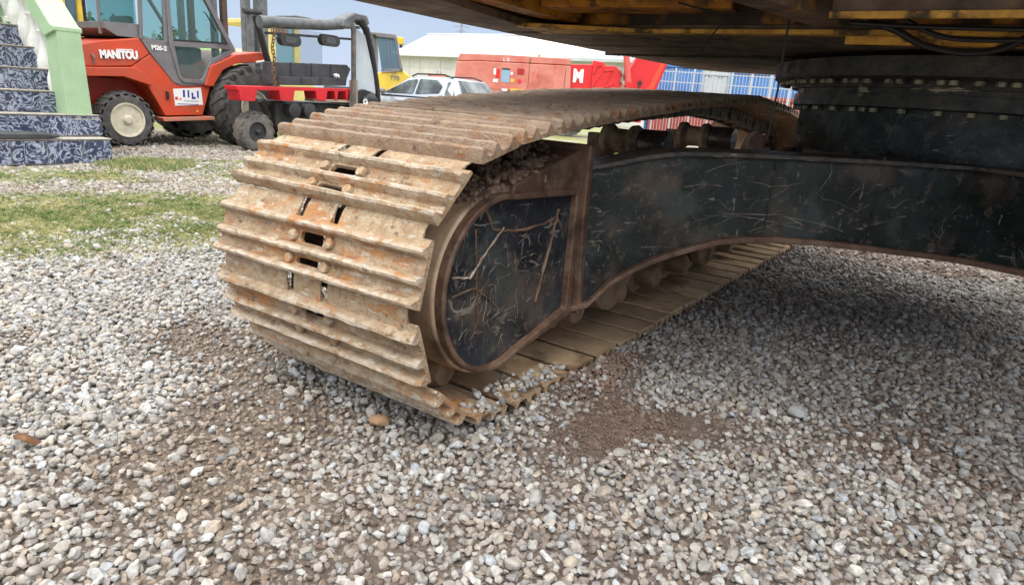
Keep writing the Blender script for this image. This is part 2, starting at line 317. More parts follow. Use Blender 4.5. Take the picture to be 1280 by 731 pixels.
# ================================================================== GROUND
def ghs(x, y):
    h = .022 * (vnoise(x, y, .9, 1) - .5) + .016 * (vnoise(x, y, 3.1, 2) - .5)
    h = h + .045 * np.exp(-(((x + .99) / .09) ** 2 + ((y - 2.12) / .26) ** 2)) + .02 * np.exp(-(((x + 1.03) / .08) ** 2 + ((y - 2.8) / .5) ** 2))
    h = h - .02 * np.exp(-((x + 1.55) / .5) ** 2) * np.clip((y - 1.6) * 4, 0, 1)
    far = np.clip((np.hypot(x, y) - 6) / 10, 0, 1)
    return h * (1 - far) - .008
xs = np.unique(np.concatenate([-np.geomspace(600, 12.5, 24), np.arange(-12, 6.01, .09), np.geomspace(6.5, 600, 24)]))
ys = np.unique(np.concatenate([-np.geomspace(600, 2.5, 24), np.arange(-2, 14.01, .09), np.geomspace(14.5, 600, 26)]))
GX, GY = np.meshgrid(xs, ys, indexing='ij'); GZ = ghs(GX, GY)
me = bpy.data.meshes.new('ground'); nx, ny = GX.shape
idx = np.arange(nx * ny).reshape(nx, ny)
fs = np.stack([idx[:-1, :-1], idx[1:, :-1], idx[1:, 1:], idx[:-1, 1:]], -1).reshape(-1, 4)
me.from_pydata(np.stack([GX, GY, GZ], -1).reshape(-1, 3).tolist(), [], fs.tolist())
me.polygons.foreach_set('use_smooth', [True] * len(me.polygons))
gm = mat('yard soil and fine gravel', (.075, .055, .041), (.15, .115, .088), 7, .35, .65, .95, 0, .8, 60, [((.09, .06, .045), 3, .5, .65, .7), ((.34, .32, .29), 90, .55, .63, .6)])
# far zones by world position: grey fine gravel and grass
N = gm.node_tree.nodes; L = gm.node_tree.links; b = N['Principled BSDF']; src = b.inputs['Base Color'].links[0].from_socket
geo = N.new('ShaderNodeNewGeometry'); ln = N.new('ShaderNodeVectorMath'); ln.operation = 'LENGTH'; L.new(geo.outputs['Position'], ln.inputs[0])
def mr(s, a, b_, c=0, d=1):
    r = N.new('ShaderNodeMapRange'); r.inputs['From Min'].default_value = a; r.inputs['From Max'].default_value = b_; r.inputs['To Min'].default_value = c; r.inputs['To Max'].default_value = d; L.new(s, r.inputs[0]); return r.outputs[0]
def nz(scale, det=6):
    n = N.new('ShaderNodeTexNoise'); n.inputs['Scale'].default_value = scale; n.inputs['Detail'].default_value = det; L.new(geo.outputs['Position'], n.inputs['Vector']); return n.outputs['Fac']
def mixc(f, a, c):
    x = N.new('ShaderNodeMix'); x.data_type = 'RGBA'; L.new(f, x.inputs[0])
    for i, q in ((6, a), (7, c)):
        if isinstance(q, tuple): x.inputs[i].default_value = (*q, 1)
        else: L.new(q, x.inputs[i])
    return x.outputs[2]
grav = mixc(mr(nz(45), .35, .65), (.20, .18, .155), (.36, .335, .30))
grass = mixc(mr(nz(8), .35, .65), (.17, .20, .055), (.30, .29, .12))
vd = N.new('ShaderNodeVectorMath'); vd.operation = 'DISTANCE'; vd.inputs[1].default_value = (-.77, 1.88, 0); L.new(geo.outputs['Position'], vd.inputs[0])
src = mixc(mr(vd.outputs['Value'], .30, .10), src, mixc(mr(nz(26), .4, .62), (.20, .135, .105), (.11, .07, .052)))     # reddish damp soil stain
c1 = mixc(mr(ln.outputs['Value'], 6.5, 9), src, grav)
gf = N.new('ShaderNodeMath'); gf.operation = 'MULTIPLY'; L.new(mr(ln.outputs['Value'], 9.5, 11), gf.inputs[0]); L.new(mr(nz(.6), .42, .5), gf.inputs[1])
L.new(mixc(gf.outputs[0], c1, grass), b.inputs['Base Color'])
me.materials.append(gm)
g = bpy.data.objects.new('ground', me); COL.objects.link(g); g['kind'] = 'structure'

# ---- gravel: real stones, instanced on points
def stone_mat():
    m = bpy.data.materials.new('loose gravel stone'); m.use_nodes = True; nt = m.node_tree; N = nt.nodes; L = nt.links; b = N['Principled BSDF']
    oi = N.new('ShaderNodeObjectInfo'); cr = N.new('ShaderNodeValToRGB'); cr.color_ramp.interpolation = 'LINEAR'
    cols = [(0, (.16, .155, .15)), (.12, (.27, .265, .255)), (.25, (.36, .34, .30)), (.38, (.42, .42, .41)), (.5, (.30, .27, .225)), (.6, (.48, .45, .39)), (.7, (.33, .35, .37)), (.8, (.56, .54, .49)), (.9, (.38, .31, .235)), (1, (.50, .50, .49))]
    e = cr.color_ramp.elements; e[0].position = 0; e[0].color = (*cols[0][1], 1); e[1].position = 1; e[1].color = (*cols[-1][1], 1)
    for p, c in cols[1:-1]:
        q = e.new(p); q.color = (*c, 1)
    L.new(oi.outputs['Random'], cr.inputs[0])
    tcn = N.new('ShaderNodeNewGeometry'); n = N.new('ShaderNodeTexNoise'); n.inputs['Scale'].default_value = 90; n.inputs['Detail'].default_value = 5; L.new(tcn.outputs['Position'], n.inputs['Vector'])
    hs = N.new('ShaderNodeMix'); hs.data_type = 'RGBA'; hs.blend_type = 'MULTIPLY'; hs.inputs[0].default_value = .7
    r = N.new('ShaderNodeMapRange'); r.inputs['From Min'].default_value = .3; r.inputs['From Max'].default_value = .7; r.inputs['To Min'].default_value = .50; r.inputs['To Max'].default_value = 1.12; L.new(n.outputs['Fac'], r.inputs[0])
    L.new(cr.outputs[0], hs.inputs[6]); L.new(r.outputs[0], hs.inputs[7])
    at = N.new('ShaderNodeAttribute'); at.attribute_type = 'INSTANCER'; at.attribute_name = 'mud'
    mud = N.new('ShaderNodeMix'); mud.data_type = 'RGBA'; L.new(at.outputs['Fac'], mud.inputs[0]); L.new(hs.outputs[2], mud.inputs[6])
    at2 = N.new('ShaderNodeAttribute'); at2.attribute_type = 'INSTANCER'; at2.attribute_name = 'mudcol'; L.new(at2.outputs['Color'], mud.inputs[7])
    L.new(mud.outputs[2], b.inputs['Base Color']); b.inputs['Roughness'].default_value = .8
    bn = N.new('ShaderNodeBump'); bn.inputs['Strength'].default_value = .35; bn.inputs['Distance'].default_value = .004; L.new(n.outputs['Fac'], bn.inputs['Height']); L.new(bn.outputs[0], b.inputs['Normal'])
    return m
STONE = stone_mat()
def polar(d0, d1, cell, az0, az1, stretch=1.0):
    P = []; d = d0
    while d < d1:
        c = cell(d); n = int((az1 - az0) * d / c); a = az0 + (az1 - az0) * (np.arange(n) + rng.uniform(0, 1, n)) / n; r = d + rng.uniform(-.5, .5, n) * c
        P.append(np.stack([r * np.sin(a), r * np.cos(a), np.full(n, c)], -1)); d += c * .92
    return np.concatenate(P)
def scatter(name, pts, z, size, mud, mudcol, m, variants=7, seed=1, sub=3, tilt=.5):
    n = len(pts); me = bpy.data.meshes.new(name + '_points'); me.from_pydata(np.stack([pts[:, 0], pts[:, 1], z], -1).tolist(), [], [])
    def attr(nm, tp, data, key='value'):
        a = me.attributes.new(nm, tp, 'POINT'); a.data.foreach_set(key, np.asarray(data).ravel())
    attr('sc', 'FLOAT_VECTOR', np.stack([size * rng.uniform(.8, 1.35, n), size * rng.uniform(.75, 1.0, n), size * rng.uniform(.5, .85, n)], -1).astype(np.float32), 'vector')
    attr('rt', 'FLOAT_VECTOR', np.stack([rng.normal(0, tilt, n), rng.normal(0, tilt, n), rng.uniform(0, 6.28, n)], -1).astype(np.float32), 'vector')
    attr('vid', 'INT', rng.integers(0, variants, n).astype(np.int32)); attr('mud', 'FLOAT', mud.astype(np.float32))
    attr('mudcol', 'FLOAT_VECTOR', mudcol.astype(np.float32), 'vector')
    o = bpy.data.objects.new(name, me); COL.objects.link(o)
    ng = bpy.data.node_groups.new(name, 'GeometryNodeTree'); ng.interface.new_socket('Geometry', in_out='INPUT', socket_type='NodeSocketGeometry'); ng.interface.new_socket('Geometry', in_out='OUTPUT', socket_type='NodeSocketGeometry')
    N = ng.nodes; L = ng.links; gi = N.new('NodeGroupInput'); go = N.new('NodeGroupOutput'); gti = N.new('GeometryNodeGeometryToInstance')
    sm = N.new('GeometryNodeSetMaterial'); sm.inputs['Material'].default_value = m
    for k in range(variants):
        ico = N.new('GeometryNodeMeshIcoSphere'); ico.inputs['Subdivisions'].default_value = sub; ico.inputs['Radius'].default_value = .5
        sp = N.new('GeometryNodeSetPosition'); pos = N.new('GeometryNodeInputPosition')
        nn = N.new('ShaderNodeTexNoise'); nn.noise_dimensions = '4D'; nn.inputs['W'].default_value = seed * 13.7 + k * 5.31; nn.inputs['Scale'].default_value = 1.25; nn.inputs['Detail'].default_value = 2
        s = N.new('ShaderNodeVectorMath'); s.operation = 'SUBTRACT'; s.inputs[1].default_value = (.5, .5, .5); s2 = N.new('ShaderNodeVectorMath'); s2.operation = 'SCALE'; s2.inputs['Scale'].default_value = .75
        # facet the stone with a few cutting voronoi cells
        vo = N.new('ShaderNodeTexVoronoi'); vo.voronoi_dimensions = '4D'; vo.inputs['W'].default_value = k * 3.3 + seed; vo.inputs['Scale'].default_value = 1.3
        vs = N.new('ShaderNodeVectorMath'); vs.operation = 'SCALE'; vm = N.new('ShaderNodeMath'); vm.operation = 'MULTIPLY_ADD'; vm.inputs[1].default_value = -.28; vm.inputs[2].default_value = .12
        L.new(vo.outputs['Distance'], vm.inputs[0]); L.new(pos.outputs[0], vs.inputs[0]); L.new(vm.outputs[0], vs.inputs['Scale'])
        ad = N.new('ShaderNodeVectorMath'); ad.operation = 'ADD'
        L.new(nn.outputs['Color'], s.inputs[0]); L.new(s.outputs[0], s2.inputs[0]); L.new(s2.outputs[0], ad.inputs[0]); L.new(vs.outputs[0], ad.inputs[1])
        L.new(ico.outputs['Mesh'], sp.inputs['Geometry']); L.new(ad.outputs[0], sp.inputs['Offset'])
        nn.inputs['Scale'].default_value = 1.7; s2.inputs['Scale'].default_value = .85; ss = N.new('GeometryNodeSetShadeSmooth'); L.new(sp.outputs[0], ss.inputs[0]); L.new(ss.outputs[0], gti.inputs[0])
    ip = N.new('GeometryNodeInstanceOnPoints'); ip.inputs['Pick Instance'].default_value = True
    def na(nm, tp):
        a = N.new('GeometryNodeInputNamedAttribute'); a.data_type = tp; a.inputs['Name'].default_value = nm; return [q for q in a.outputs if q.enabled and q.name == 'Attribute'][0]
    L.new(gti.outputs[0], sm.inputs[0]); L.new(gi.outputs[0], ip.inputs['Points']); L.new(sm.outputs[0], ip.inputs['Instance'])
    L.new(na('vid', 'INT'), ip.inputs['Instance Index']); L.new(na('sc', 'FLOAT_VECTOR'), ip.inputs['Scale'])
    e2r = N.new('FunctionNodeEulerToRotation'); L.new(na('rt', 'FLOAT_VECTOR'), e2r.inputs[0]); L.new(e2r.outputs[0], ip.inputs['Rotation'])
    L.new(ip.outputs[0], go.inputs[0]); md = o.modifiers.new('gravel', 'NODES'); md.node_group = ng
    o['kind'] = 'stuff'; return o

def warm(P):
    return np.clip((P[:, 0] + 2.25) / .7, 0, 1) * np.clip(vnoise(P[:, 0], P[:, 1], 1.7, 4, 3) * 2.2 - .35, 0, 1)
def mudmask(x, y):
    """brown earth showing: by the track's left side, right dirt patches"""
    g = lambda cx, cy, sx, sy: np.exp(-(((x - cx) / sx) ** 2 + ((y - cy) / sy) ** 2))
    b = 1.1 * g(-2.25, 1.38, .32, .16) + 1.1 * g(-1.75, 1.22, .35, .12) + .8 * g(-1.9, 1.0, .3, .16) + .5 * g(-2.65, 1.55, .12, .2) + .45 * g(-1.35, 1.05, .4, .15) + .45 * g(-1.5, .7, .6, .3) + 1.6 * g(-.79, 1.83, .13, .24) + .9 * g(-.55, 2.05, .15, .2) + 1.3 * g(-1.0, 2.15, .12, .3)
    b = b + .55 * g(-.02, 2.3, .3, .3) + .5 * g(.05, 2.8, .35, .2) + .5 * g(.3, 2.1, .25, .3) + .5 * g(-1.2, .75, .5, .25)
    n = vnoise(x, y, 2.4, 3, 4)
    return np.clip(b * 1.1 + (n - .5) * 2.6 - .2, 0, 1)
cellf = lambda d: np.interp(d, [0, 3, 5, 8, 12, 16], [.0205, .0215, .027, .039, .055, .075])
AZ0, AZ1 = R(-100), R(42)
def keep(P, soft=False):
    x, y = P[:, 0], P[:, 1]
    k = ~((x > -1.935) & (x < -1.10) & (y > 1.60) & (y < 6.3))
    k &= ~((x < -7.85) & (y < 3.75) & (x > -11))
    return k
def grassden(x, y):
    # green band on the left between gravel and stairs, and verges
    s = x * -.9 + y * .35      # distance-like coordinate along the view to the left
    b1 = 1.2 * np.exp(-((s - 5.2) / .9) ** 4) * np.clip((vnoise(x, y, 1.3, 5) - .12) * 3.2, 0, 1) * np.clip((3.5 - y) * 2.2, 0, 1)
    b2 = .8 * np.exp(-((s - 7.35) / .35) ** 2) * (vnoise(x, y, 1.1, 6) > .5)
    b3 = 1.0 * np.exp(-(((x + 7.55) / .2) ** 2 + ((y - 3.8) / .22) ** 2))
    b5 = .35 * np.exp(-(((x + 7.6) / 1.2) ** 2 + ((y - 4.4) / .8) ** 2)); b4 = b5 + .8 * (np.hypot(x, y) > 9.5) * (vnoise(x, y, .6, 4) > .45)
    return np.clip(b1 + b2 + b3 + b4, 0, 1) * np.clip(vnoise(x, y, 3.5, 2) * 2.2 - .30, 0, 1)

P = polar(.55, 14, cellf, AZ0, AZ1); P = P[keep(P)]
gd = grassden(P[:, 0], P[:, 1]); mu = mudmask(P[:, 0], P[:, 1])
patch = np.exp(-(((P[:, 0] + .80) / .12) ** 2 + ((P[:, 1] - 1.80) / .22) ** 2)) + .8 * np.exp(-(((P[:, 0] + .6) / .12) ** 2 + ((P[:, 1] - 2.0) / .1) ** 2))
k = (rng.random(len(P)) > gd * .8) & (rng.random(len(P)) > patch * 1.25)
P, mu = P[k], mu[k]
mc = np.where(P[:, 0:1] > -1.1, np.array([[.15, .105, .078]]), np.array([[.20, .15, .108]])) * rng.uniform(.65, 1.35, (len(P), 1))
z = ghs(P[:, 0], P[:, 1]) + rng.uniform(-.004, .006, len(P))
size = P[:, 2] * rng.uniform(.8, 1.25, len(P)) * (1 - .25 * mu)
o = scatter('gravel', P, z, size, np.clip(.20 + .3 * np.clip(np.hypot(P[:, 0], P[:, 1]) - 5, 0, 1) + .34 * warm(P) + mu * .7 + rng.normal(0, .2, len(P)), 0, 1), mc, STONE, seed=1)
# second, paler and coarser layer lying on top
Q = polar(.55, 12, lambda d: cellf(d) * 1.25, AZ0, AZ1); Q = Q[keep(Q)]
mq = mudmask(Q[:, 0], Q[:, 1]); gq = grassden(Q[:, 0], Q[:, 1])
patch = np.exp(-(((Q[:, 0] + .80) / .14) ** 2 + ((Q[:, 1] - 1.80) / .24) ** 2)) + .8 * np.exp(-(((Q[:, 0] + .6) / .12) ** 2 + ((Q[:, 1] - 2.0) / .1) ** 2))
k = (rng.random(len(Q)) > mq * .75) & (rng.random(len(Q)) > gq) & (rng.random(len(Q)) < .80 - .36 * warm(Q) + .3 * (vnoise(Q[:, 0], Q[:, 1], 5, 6, 2) - .5) - .35 * np.clip(np.hypot(Q[:, 0], Q[:, 1]) - 5, 0, 1)) & (rng.random(len(Q)) > patch * 1.5); Q, mq = Q[k], mq[k]
z = ghs(Q[:, 0], Q[:, 1]) + rng.uniform(.006, .016, len(Q))
sz = Q[:, 2] / 1.25 * np.clip(rng.lognormal(.0, .28, len(Q)), .6, 1.9)
scatter('loose_pale_gravel', Q, z, sz, np.clip(rng.normal(.08, .18, len(Q)) + .35 * np.clip(np.hypot(Q[:, 0], Q[:, 1]) - 5, 0, 1), 0, .8), np.tile(np.array([[.26, .20, .15]]), (len(Q), 1)), STONE, seed=2)
# stones spilt over the inner edge of the bottom shoes and fine crumbs of the dirt patches
n = 190; sx = rng.uniform(-1.235, -1.06, n); sy = rng.uniform(1.47, 1.98, n); kk = rng.random(n) < np.clip(1.6 - (-(sx + 1.06)) / .1 - np.abs(sy - 1.65) / .6, 0, 1); sx, sy = sx[kk], sy[kk]
Pn = np.stack([sx, sy], -1); scatter('spilled_gravel', Pn, np.full(len(sx), .068) + rng.uniform(0, .012, len(sx)), rng.uniform(.017, .027, len(sx)), np.zeros(len(sx)), np.zeros((len(sx), 3)), STONE, seed=3)
n = 3600; ang = rng.uniform(0, 6.28, n); rr = np.sqrt(rng.random(n))
cx = np.where(rng.random(n) < .55, -.80, np.where(rng.random(n) < .5, -1.02, -2.3)); cyy = np.where(cx == -.80, 1.85, np.where(cx == -1.02, 2.15, 1.42))
sx = cx + np.cos(ang) * rr * np.where(cx < -2, .5, np.where(cx == -1.02, .10, .22)); sy = cyy + np.sin(ang) * rr * np.where(cx < -2, .2, np.where(cx == -1.02, .3, .30))
Pn = np.stack([sx, sy], -1); kk = ~((sx > -1.935) & (sx < -1.09) & (sy > 1.42)); Pn = Pn[kk]; m_ = len(Pn)
mcc = np.where(Pn[:, :1] > -1.5, np.array([[.20, .135, .10]]), np.array([[.20, .15, .11]])) * rng.uniform(.7, 1.25, (m_, 1))
scatter('dirt_crumbs', Pn, ghs(Pn[:, 0], Pn[:, 1]) + .006 + rng.uniform(0, .006, m_), rng.uniform(.002, .008, m_) * np.where((Pn[:, 1] > 2.0) & (Pn[:, 0] < -.9), 2.3, 1), np.ones(m_), mcc, STONE, seed=4, sub=2)

# grass blades
n = 420000; d = np.sqrt(rng.uniform(3.9 ** 2, 9.2 ** 2, n)); a = rng.uniform(R(-86), R(-52), n)
d = np.concatenate([d, np.sqrt(rng.uniform(9.5 ** 2, 19 ** 2, 60000))]); a = np.concatenate([a, rng.uniform(R(-60), R(-22), 60000)]); n = len(a); x = d * np.sin(a); y = d * np.cos(a)
gk = (rng.random(n) < grassden(x, y)) & keep(np.stack([x, y], -1)); x, y = x[gk], y[gk]; n = len(x)
dd = np.hypot(x, y); hh = rng.uniform(.012, .036, n) * (1 + .3 * (dd > 9)); hh = np.where(np.hypot(x + 7.55, y - 3.8) < .5, hh * 2.6, hh); wdt = .0035 * np.clip(dd / 5, 1, 3); th = rng.uniform(0, 6.28, n); lx, ly = rng.normal(0, .02, n), rng.normal(0, .02, n); gz0 = ghs(x, y)
V = np.zeros((n, 4, 3)); V[:, 0] = np.stack([x - wdt * np.cos(th), y - wdt * np.sin(th), gz0], -1); V[:, 1] = np.stack([x + wdt * np.cos(th), y + wdt * np.sin(th), gz0], -1)
V[:, 2] = np.stack([x + lx * .6 + wdt * .6 * np.cos(th), y + ly * .6 + wdt * .6 * np.sin(th), gz0 + hh * .65], -1); V[:, 3] = np.stack([x + lx * 1.4, y + ly * 1.4, gz0 + hh], -1)
me = bpy.data.meshes.new('grass'); I = np.arange(n) * 4
me.from_pydata(V.reshape(-1, 3).tolist(), [], np.concatenate([np.stack([I, I + 1, I + 2], -1), np.stack([I, I + 2, I + 3], -1)]).tolist())
me.materials.append(mat('short yard grass', (.20, .23, .075), (.40, .37, .17), 2.2, .4, .6, .7, extra=[((.09, .17, .04), 7, .5, .6, .7)]))
go_ = bpy.data.objects.new('grass', me); COL.objects.link(go_); go_['kind'] = 'stuff'

# ================================================================== EXCAVATOR
EX = thing('excavator', 'large yellow tracked excavator seen from underneath, black undercarriage on rusty muddy tracks', 'excavator', (0, 4, 0))
XI, XO, XC = -1.085, -1.955, -1.52
fc = (1.62, .46, .365); rc = (5.65, .5125, .4175)    # wrap centres (y, z, pin radius)
pts = []
for yy in np.linspace(5.65, 1.62, 90):
    pts.append((yy, float(np.interp(yy, [1.62, 1.76, 2.3, 3.0, 4.0, 4.8, 5.3, 5.65], [.825, .852, .908, .972, 1.033, .998, .948, .93]))))
for t in np.linspace(90, 270, 60)[1:]: pts.append((fc[0] + fc[2] * math.cos(R(t)), fc[1] + fc[2] * math.sin(R(t))))
for yy in np.linspace(1.62, 5.65, 60)[1:]: pts.append((yy, .095))
for t in np.linspace(-90, 90, 60)[1:]: pts.append((rc[0] + rc[2] * math.cos(R(t)), rc[1] + rc[2] * math.sin(R(t))))
pts = np.array(pts); seg = np.hypot(*np.diff(pts, axis=0).T); S = np.concatenate([[0], np.cumsum(seg)]); TOT = S[-1]
def PP(s): s = s % TOT; return np.array([np.interp(s, S, pts[:, 0]), np.interp(s, S, pts[:, 1])])
s_top = float(np.interp(4.03, np.linspace(0, 4.03, 90), S[:90])); s_top = S[89]
s0 = s_top + R(165.8 - 90) * fc[2]
n_shoes = round(TOT / .2); PITCH = TOT / n_shoes
GC = [-.0525, .025, .094]
def shoe_mesh(seed, m, name, lip=True):
    rr = random.Random(seed)
    prof = [(-.101, .051), (-.094, .0555), (-.083, .058), (-.070, .060), (-.064, .074), (-.060, .089), (-.052, .0925), (-.045, .0895), (-.041, .074), (-.035, .061), (-.029, .0575), (.003, .0575), (.009, .061), (.014, .074), (.018, .089), (.025, .0925), (.032, .0895), (.036, .074), (.042, .061), (.047, .0575), (.066, .0575), (.071, .061), (.075, .076), (.079, .090), (.086, .0935), (.093, .089), (.0965, .070), (.097, .047)]
    xs = sorted(set([-.435, -.432, -.42, .42, .432, .435, -.1, -.09, -.07, -.06, -.056, -.047, 0, .047, .056, .06, .07, .09, .1] + [round(v, 3) for v in np.arange(-.40, -.11, .026)] + [round(v, 3) for v in np.arange(.12, .41, .026)]))
    fN = lambda n: float(np.interp(n, [.047, .0575, .061, .074, .089, .0935], [.054, .0660, .0695, .0810, .0920, .0970]))
    prof = ([(-.127, .0480), (-.110, .0570), (-.086, .0640)] if lip else [(-.0850, .0600), (-.0815, .0620), (-.078, .0640)]) + [(t, fN(n)) for t, n in prof[3:]]
    nx, nt = len(xs), len(prof)
    V = []; F = []
    def nse(i, j, k): return LAT[k % 8][(i * 7 + seed * 13) % 256, (j * 5 + seed * 3) % 256] - .5
    wob = [0.0025 * math.sin(i * .9 + seed) for i in range(nx)]
    for i, x in enumerate(xs):
        e = abs(x) > .433; e2 = abs(x) > .425; rr_e = 0
        for j, (t, nn) in enumerate(prof):
            tt = t; n2 = nn; gr = nn > .08
            if gr: n2 += nse(i // 2, j // 5, 1) * .0034 + nse(i, j, 5) * .0014; tt += nse(i // 2, j // 6, 2) * .0026 + wob[i] * .25
            else: n2 += nse(i, j, 3) * .002
            if e and gr: n2 = .0745 + (n2 - .0745) * .7
            elif e2 and gr: n2 -= .003
            if j in (0, nt - 1): tt += nse(i, j, 4) * .003
            V.append((x, tt, n2))
    base = len(V)
    for i, x in enumerate(xs):
        for j, (t, nn) in enumerate(prof): V.append((V[i * nt + j][0], V[i * nt + j][1], (.0450, .0530, .0550)[j] if (j < 3 and lip) else .0525))
    holes = set()
    for i in range(nx - 1):
        xm = (xs[i] + xs[i + 1]) / 2
        for j in range(nt - 1):
            if abs(xm) < .056 and 10 <= j < 11: holes.add((i, j))
            if abs(xm) < .056 and 19 <= j < 20: holes.add((i, j))
            if (.06 < abs(xm) < .09) and j < 3: holes.add((i, j))
            if abs(xm) > .40 and j < 2 and lip: holes.add((i, j))
    # round the slot corners
    for i, x in enumerate(xs):
        if abs(abs(x) - .056) < 1e-4:
            for off in (0, base):
                for ja, jb in ((10, 11), (19, 20)):
                    for j, sg in ((ja, 1), (jb, -1)):
                        v = V[off + i * nt + j]; V[off + i * nt + j] = (v[0] * .97, v[1] + sg * .008, v[2])
    for i in range(nx - 1):
        for j in range(nt - 1):
            if (i, j) in holes: continue
            a, b_, c, d = i * nt + j, (i + 1) * nt + j, (i + 1) * nt + j + 1, i * nt + j + 1
            F.append((a, b_, c, d)); F.append((a + base, d + base, c + base, b_ + base))
            for (di, dj, p, q) in ((0, -1, a, b_), (1, 0, b_, c), (0, 1, c, d), (-1, 0, d, a)):
                ni, nj = i + di, j + dj
                if ni < 0 or nj < 0 or ni >= nx - 1 or nj >= nt - 1 or (ni, nj) in holes: F.append((p, p + base, q + base, q))
    mb = MB(); mb.v = V; mb.f = F; me = mb.mesh(name, m, 26)
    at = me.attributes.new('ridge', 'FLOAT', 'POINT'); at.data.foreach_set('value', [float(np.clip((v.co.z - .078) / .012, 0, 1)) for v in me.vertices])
    at = me.attributes.new('groove', 'FLOAT', 'POINT'); at.data.foreach_set('value', [float(.058 < v.co.z < .0715) * float(np.clip(1.15 - min(abs(v.co.y - g_) for g_ in (-.034, .008, .042, .072)) / .006, 0, 1)) for v in me.vertices])  # strongest at the grouser roots, which get the darker brown tint
    return me
def wear_and_tint(m, ridge_col, groove_col, ra, ga):
    """scuffed pale steel on the grouser tips, darker brown tint at their roots (follows the casting)"""
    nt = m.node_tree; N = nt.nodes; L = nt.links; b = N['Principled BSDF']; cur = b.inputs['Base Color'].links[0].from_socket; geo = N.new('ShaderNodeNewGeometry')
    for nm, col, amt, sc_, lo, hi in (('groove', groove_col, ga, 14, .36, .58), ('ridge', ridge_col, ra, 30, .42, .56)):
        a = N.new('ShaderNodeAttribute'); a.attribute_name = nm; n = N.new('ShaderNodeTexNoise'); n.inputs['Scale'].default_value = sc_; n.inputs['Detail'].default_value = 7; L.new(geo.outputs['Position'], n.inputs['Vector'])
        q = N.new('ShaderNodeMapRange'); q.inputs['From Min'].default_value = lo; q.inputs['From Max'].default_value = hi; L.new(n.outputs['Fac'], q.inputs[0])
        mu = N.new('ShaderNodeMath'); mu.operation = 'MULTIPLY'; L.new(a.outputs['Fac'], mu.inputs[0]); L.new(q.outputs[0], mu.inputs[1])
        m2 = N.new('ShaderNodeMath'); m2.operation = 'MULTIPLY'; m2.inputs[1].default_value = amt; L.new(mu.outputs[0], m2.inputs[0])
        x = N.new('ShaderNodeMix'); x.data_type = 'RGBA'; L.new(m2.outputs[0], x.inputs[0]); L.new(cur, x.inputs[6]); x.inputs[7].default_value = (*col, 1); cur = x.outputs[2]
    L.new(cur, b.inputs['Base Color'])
wear_and_tint(shoe_front, (.60, .53, .43), (.20, .11, .06), .55, .85)
wear_and_tint(shoe_top, (.40, .30, .23), (.10, .06, .04), .6, .8)
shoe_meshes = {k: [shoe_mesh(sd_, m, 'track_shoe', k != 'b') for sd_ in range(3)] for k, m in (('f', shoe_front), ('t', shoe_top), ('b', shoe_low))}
bolt_mb = MB().lathe([(0, .017), (.010, .018), (.016, .015), (.018, .008)], (0, 0, 0), 'z', 8)
bolt_meshes = {k: bolt_mb.mesh('bolt', m) for k, m in (('f', shoe_front), ('t', shoe_top), ('b', shoe_low))}
def link_mesh():
    mb = MB(); prof = []
    for t in np.linspace(90, 270, 9): prof.append((-.100 + .036 * math.cos(R(t)), .036 * math.sin(R(t))))
    prof += [(-.05, -.03), (0, -.036), (.05, -.03)]
    for t in np.linspace(-90, 90, 9): prof.append((.100 + .036 * math.cos(R(t)), .036 * math.sin(R(t))))
    prof += [(.06, .052), (-.06, .052)]
    mb.prism(prof, 'x', -.014, .014); mb.lathe([(-.022, .013), (-.022, .022), (.022, .022), (.022, .013)], (0, .100, 0), 'x', 12); return mb.mesh('chain_link', link_m)
LK = link_mesh(); BUSH = MB().lathe([(-.085, .022), (.085, .022)], (0, 0, 0), 'x', 12).mesh('pin_bushing', link_m)
def frame_at(s):
    a, b_ = PP(s - PITCH / 2), PP(s + PITCH / 2); c = (a + b_) / 2; d = (b_ - a); d /= np.linalg.norm(d)
    # travelling forward on top (-Y) then down, back (+Y): outward normal to the left/right
    nrm = np.array([d[1], -d[0]]); ctr = np.array([3.6, .5])
    if np.dot(nrm, np.array([0, 1]) if c[1] > .8 else (np.array([0, -1]) if c[1] < .2 else c - ctr)) < 0: nrm = -nrm
    return c, d, nrm
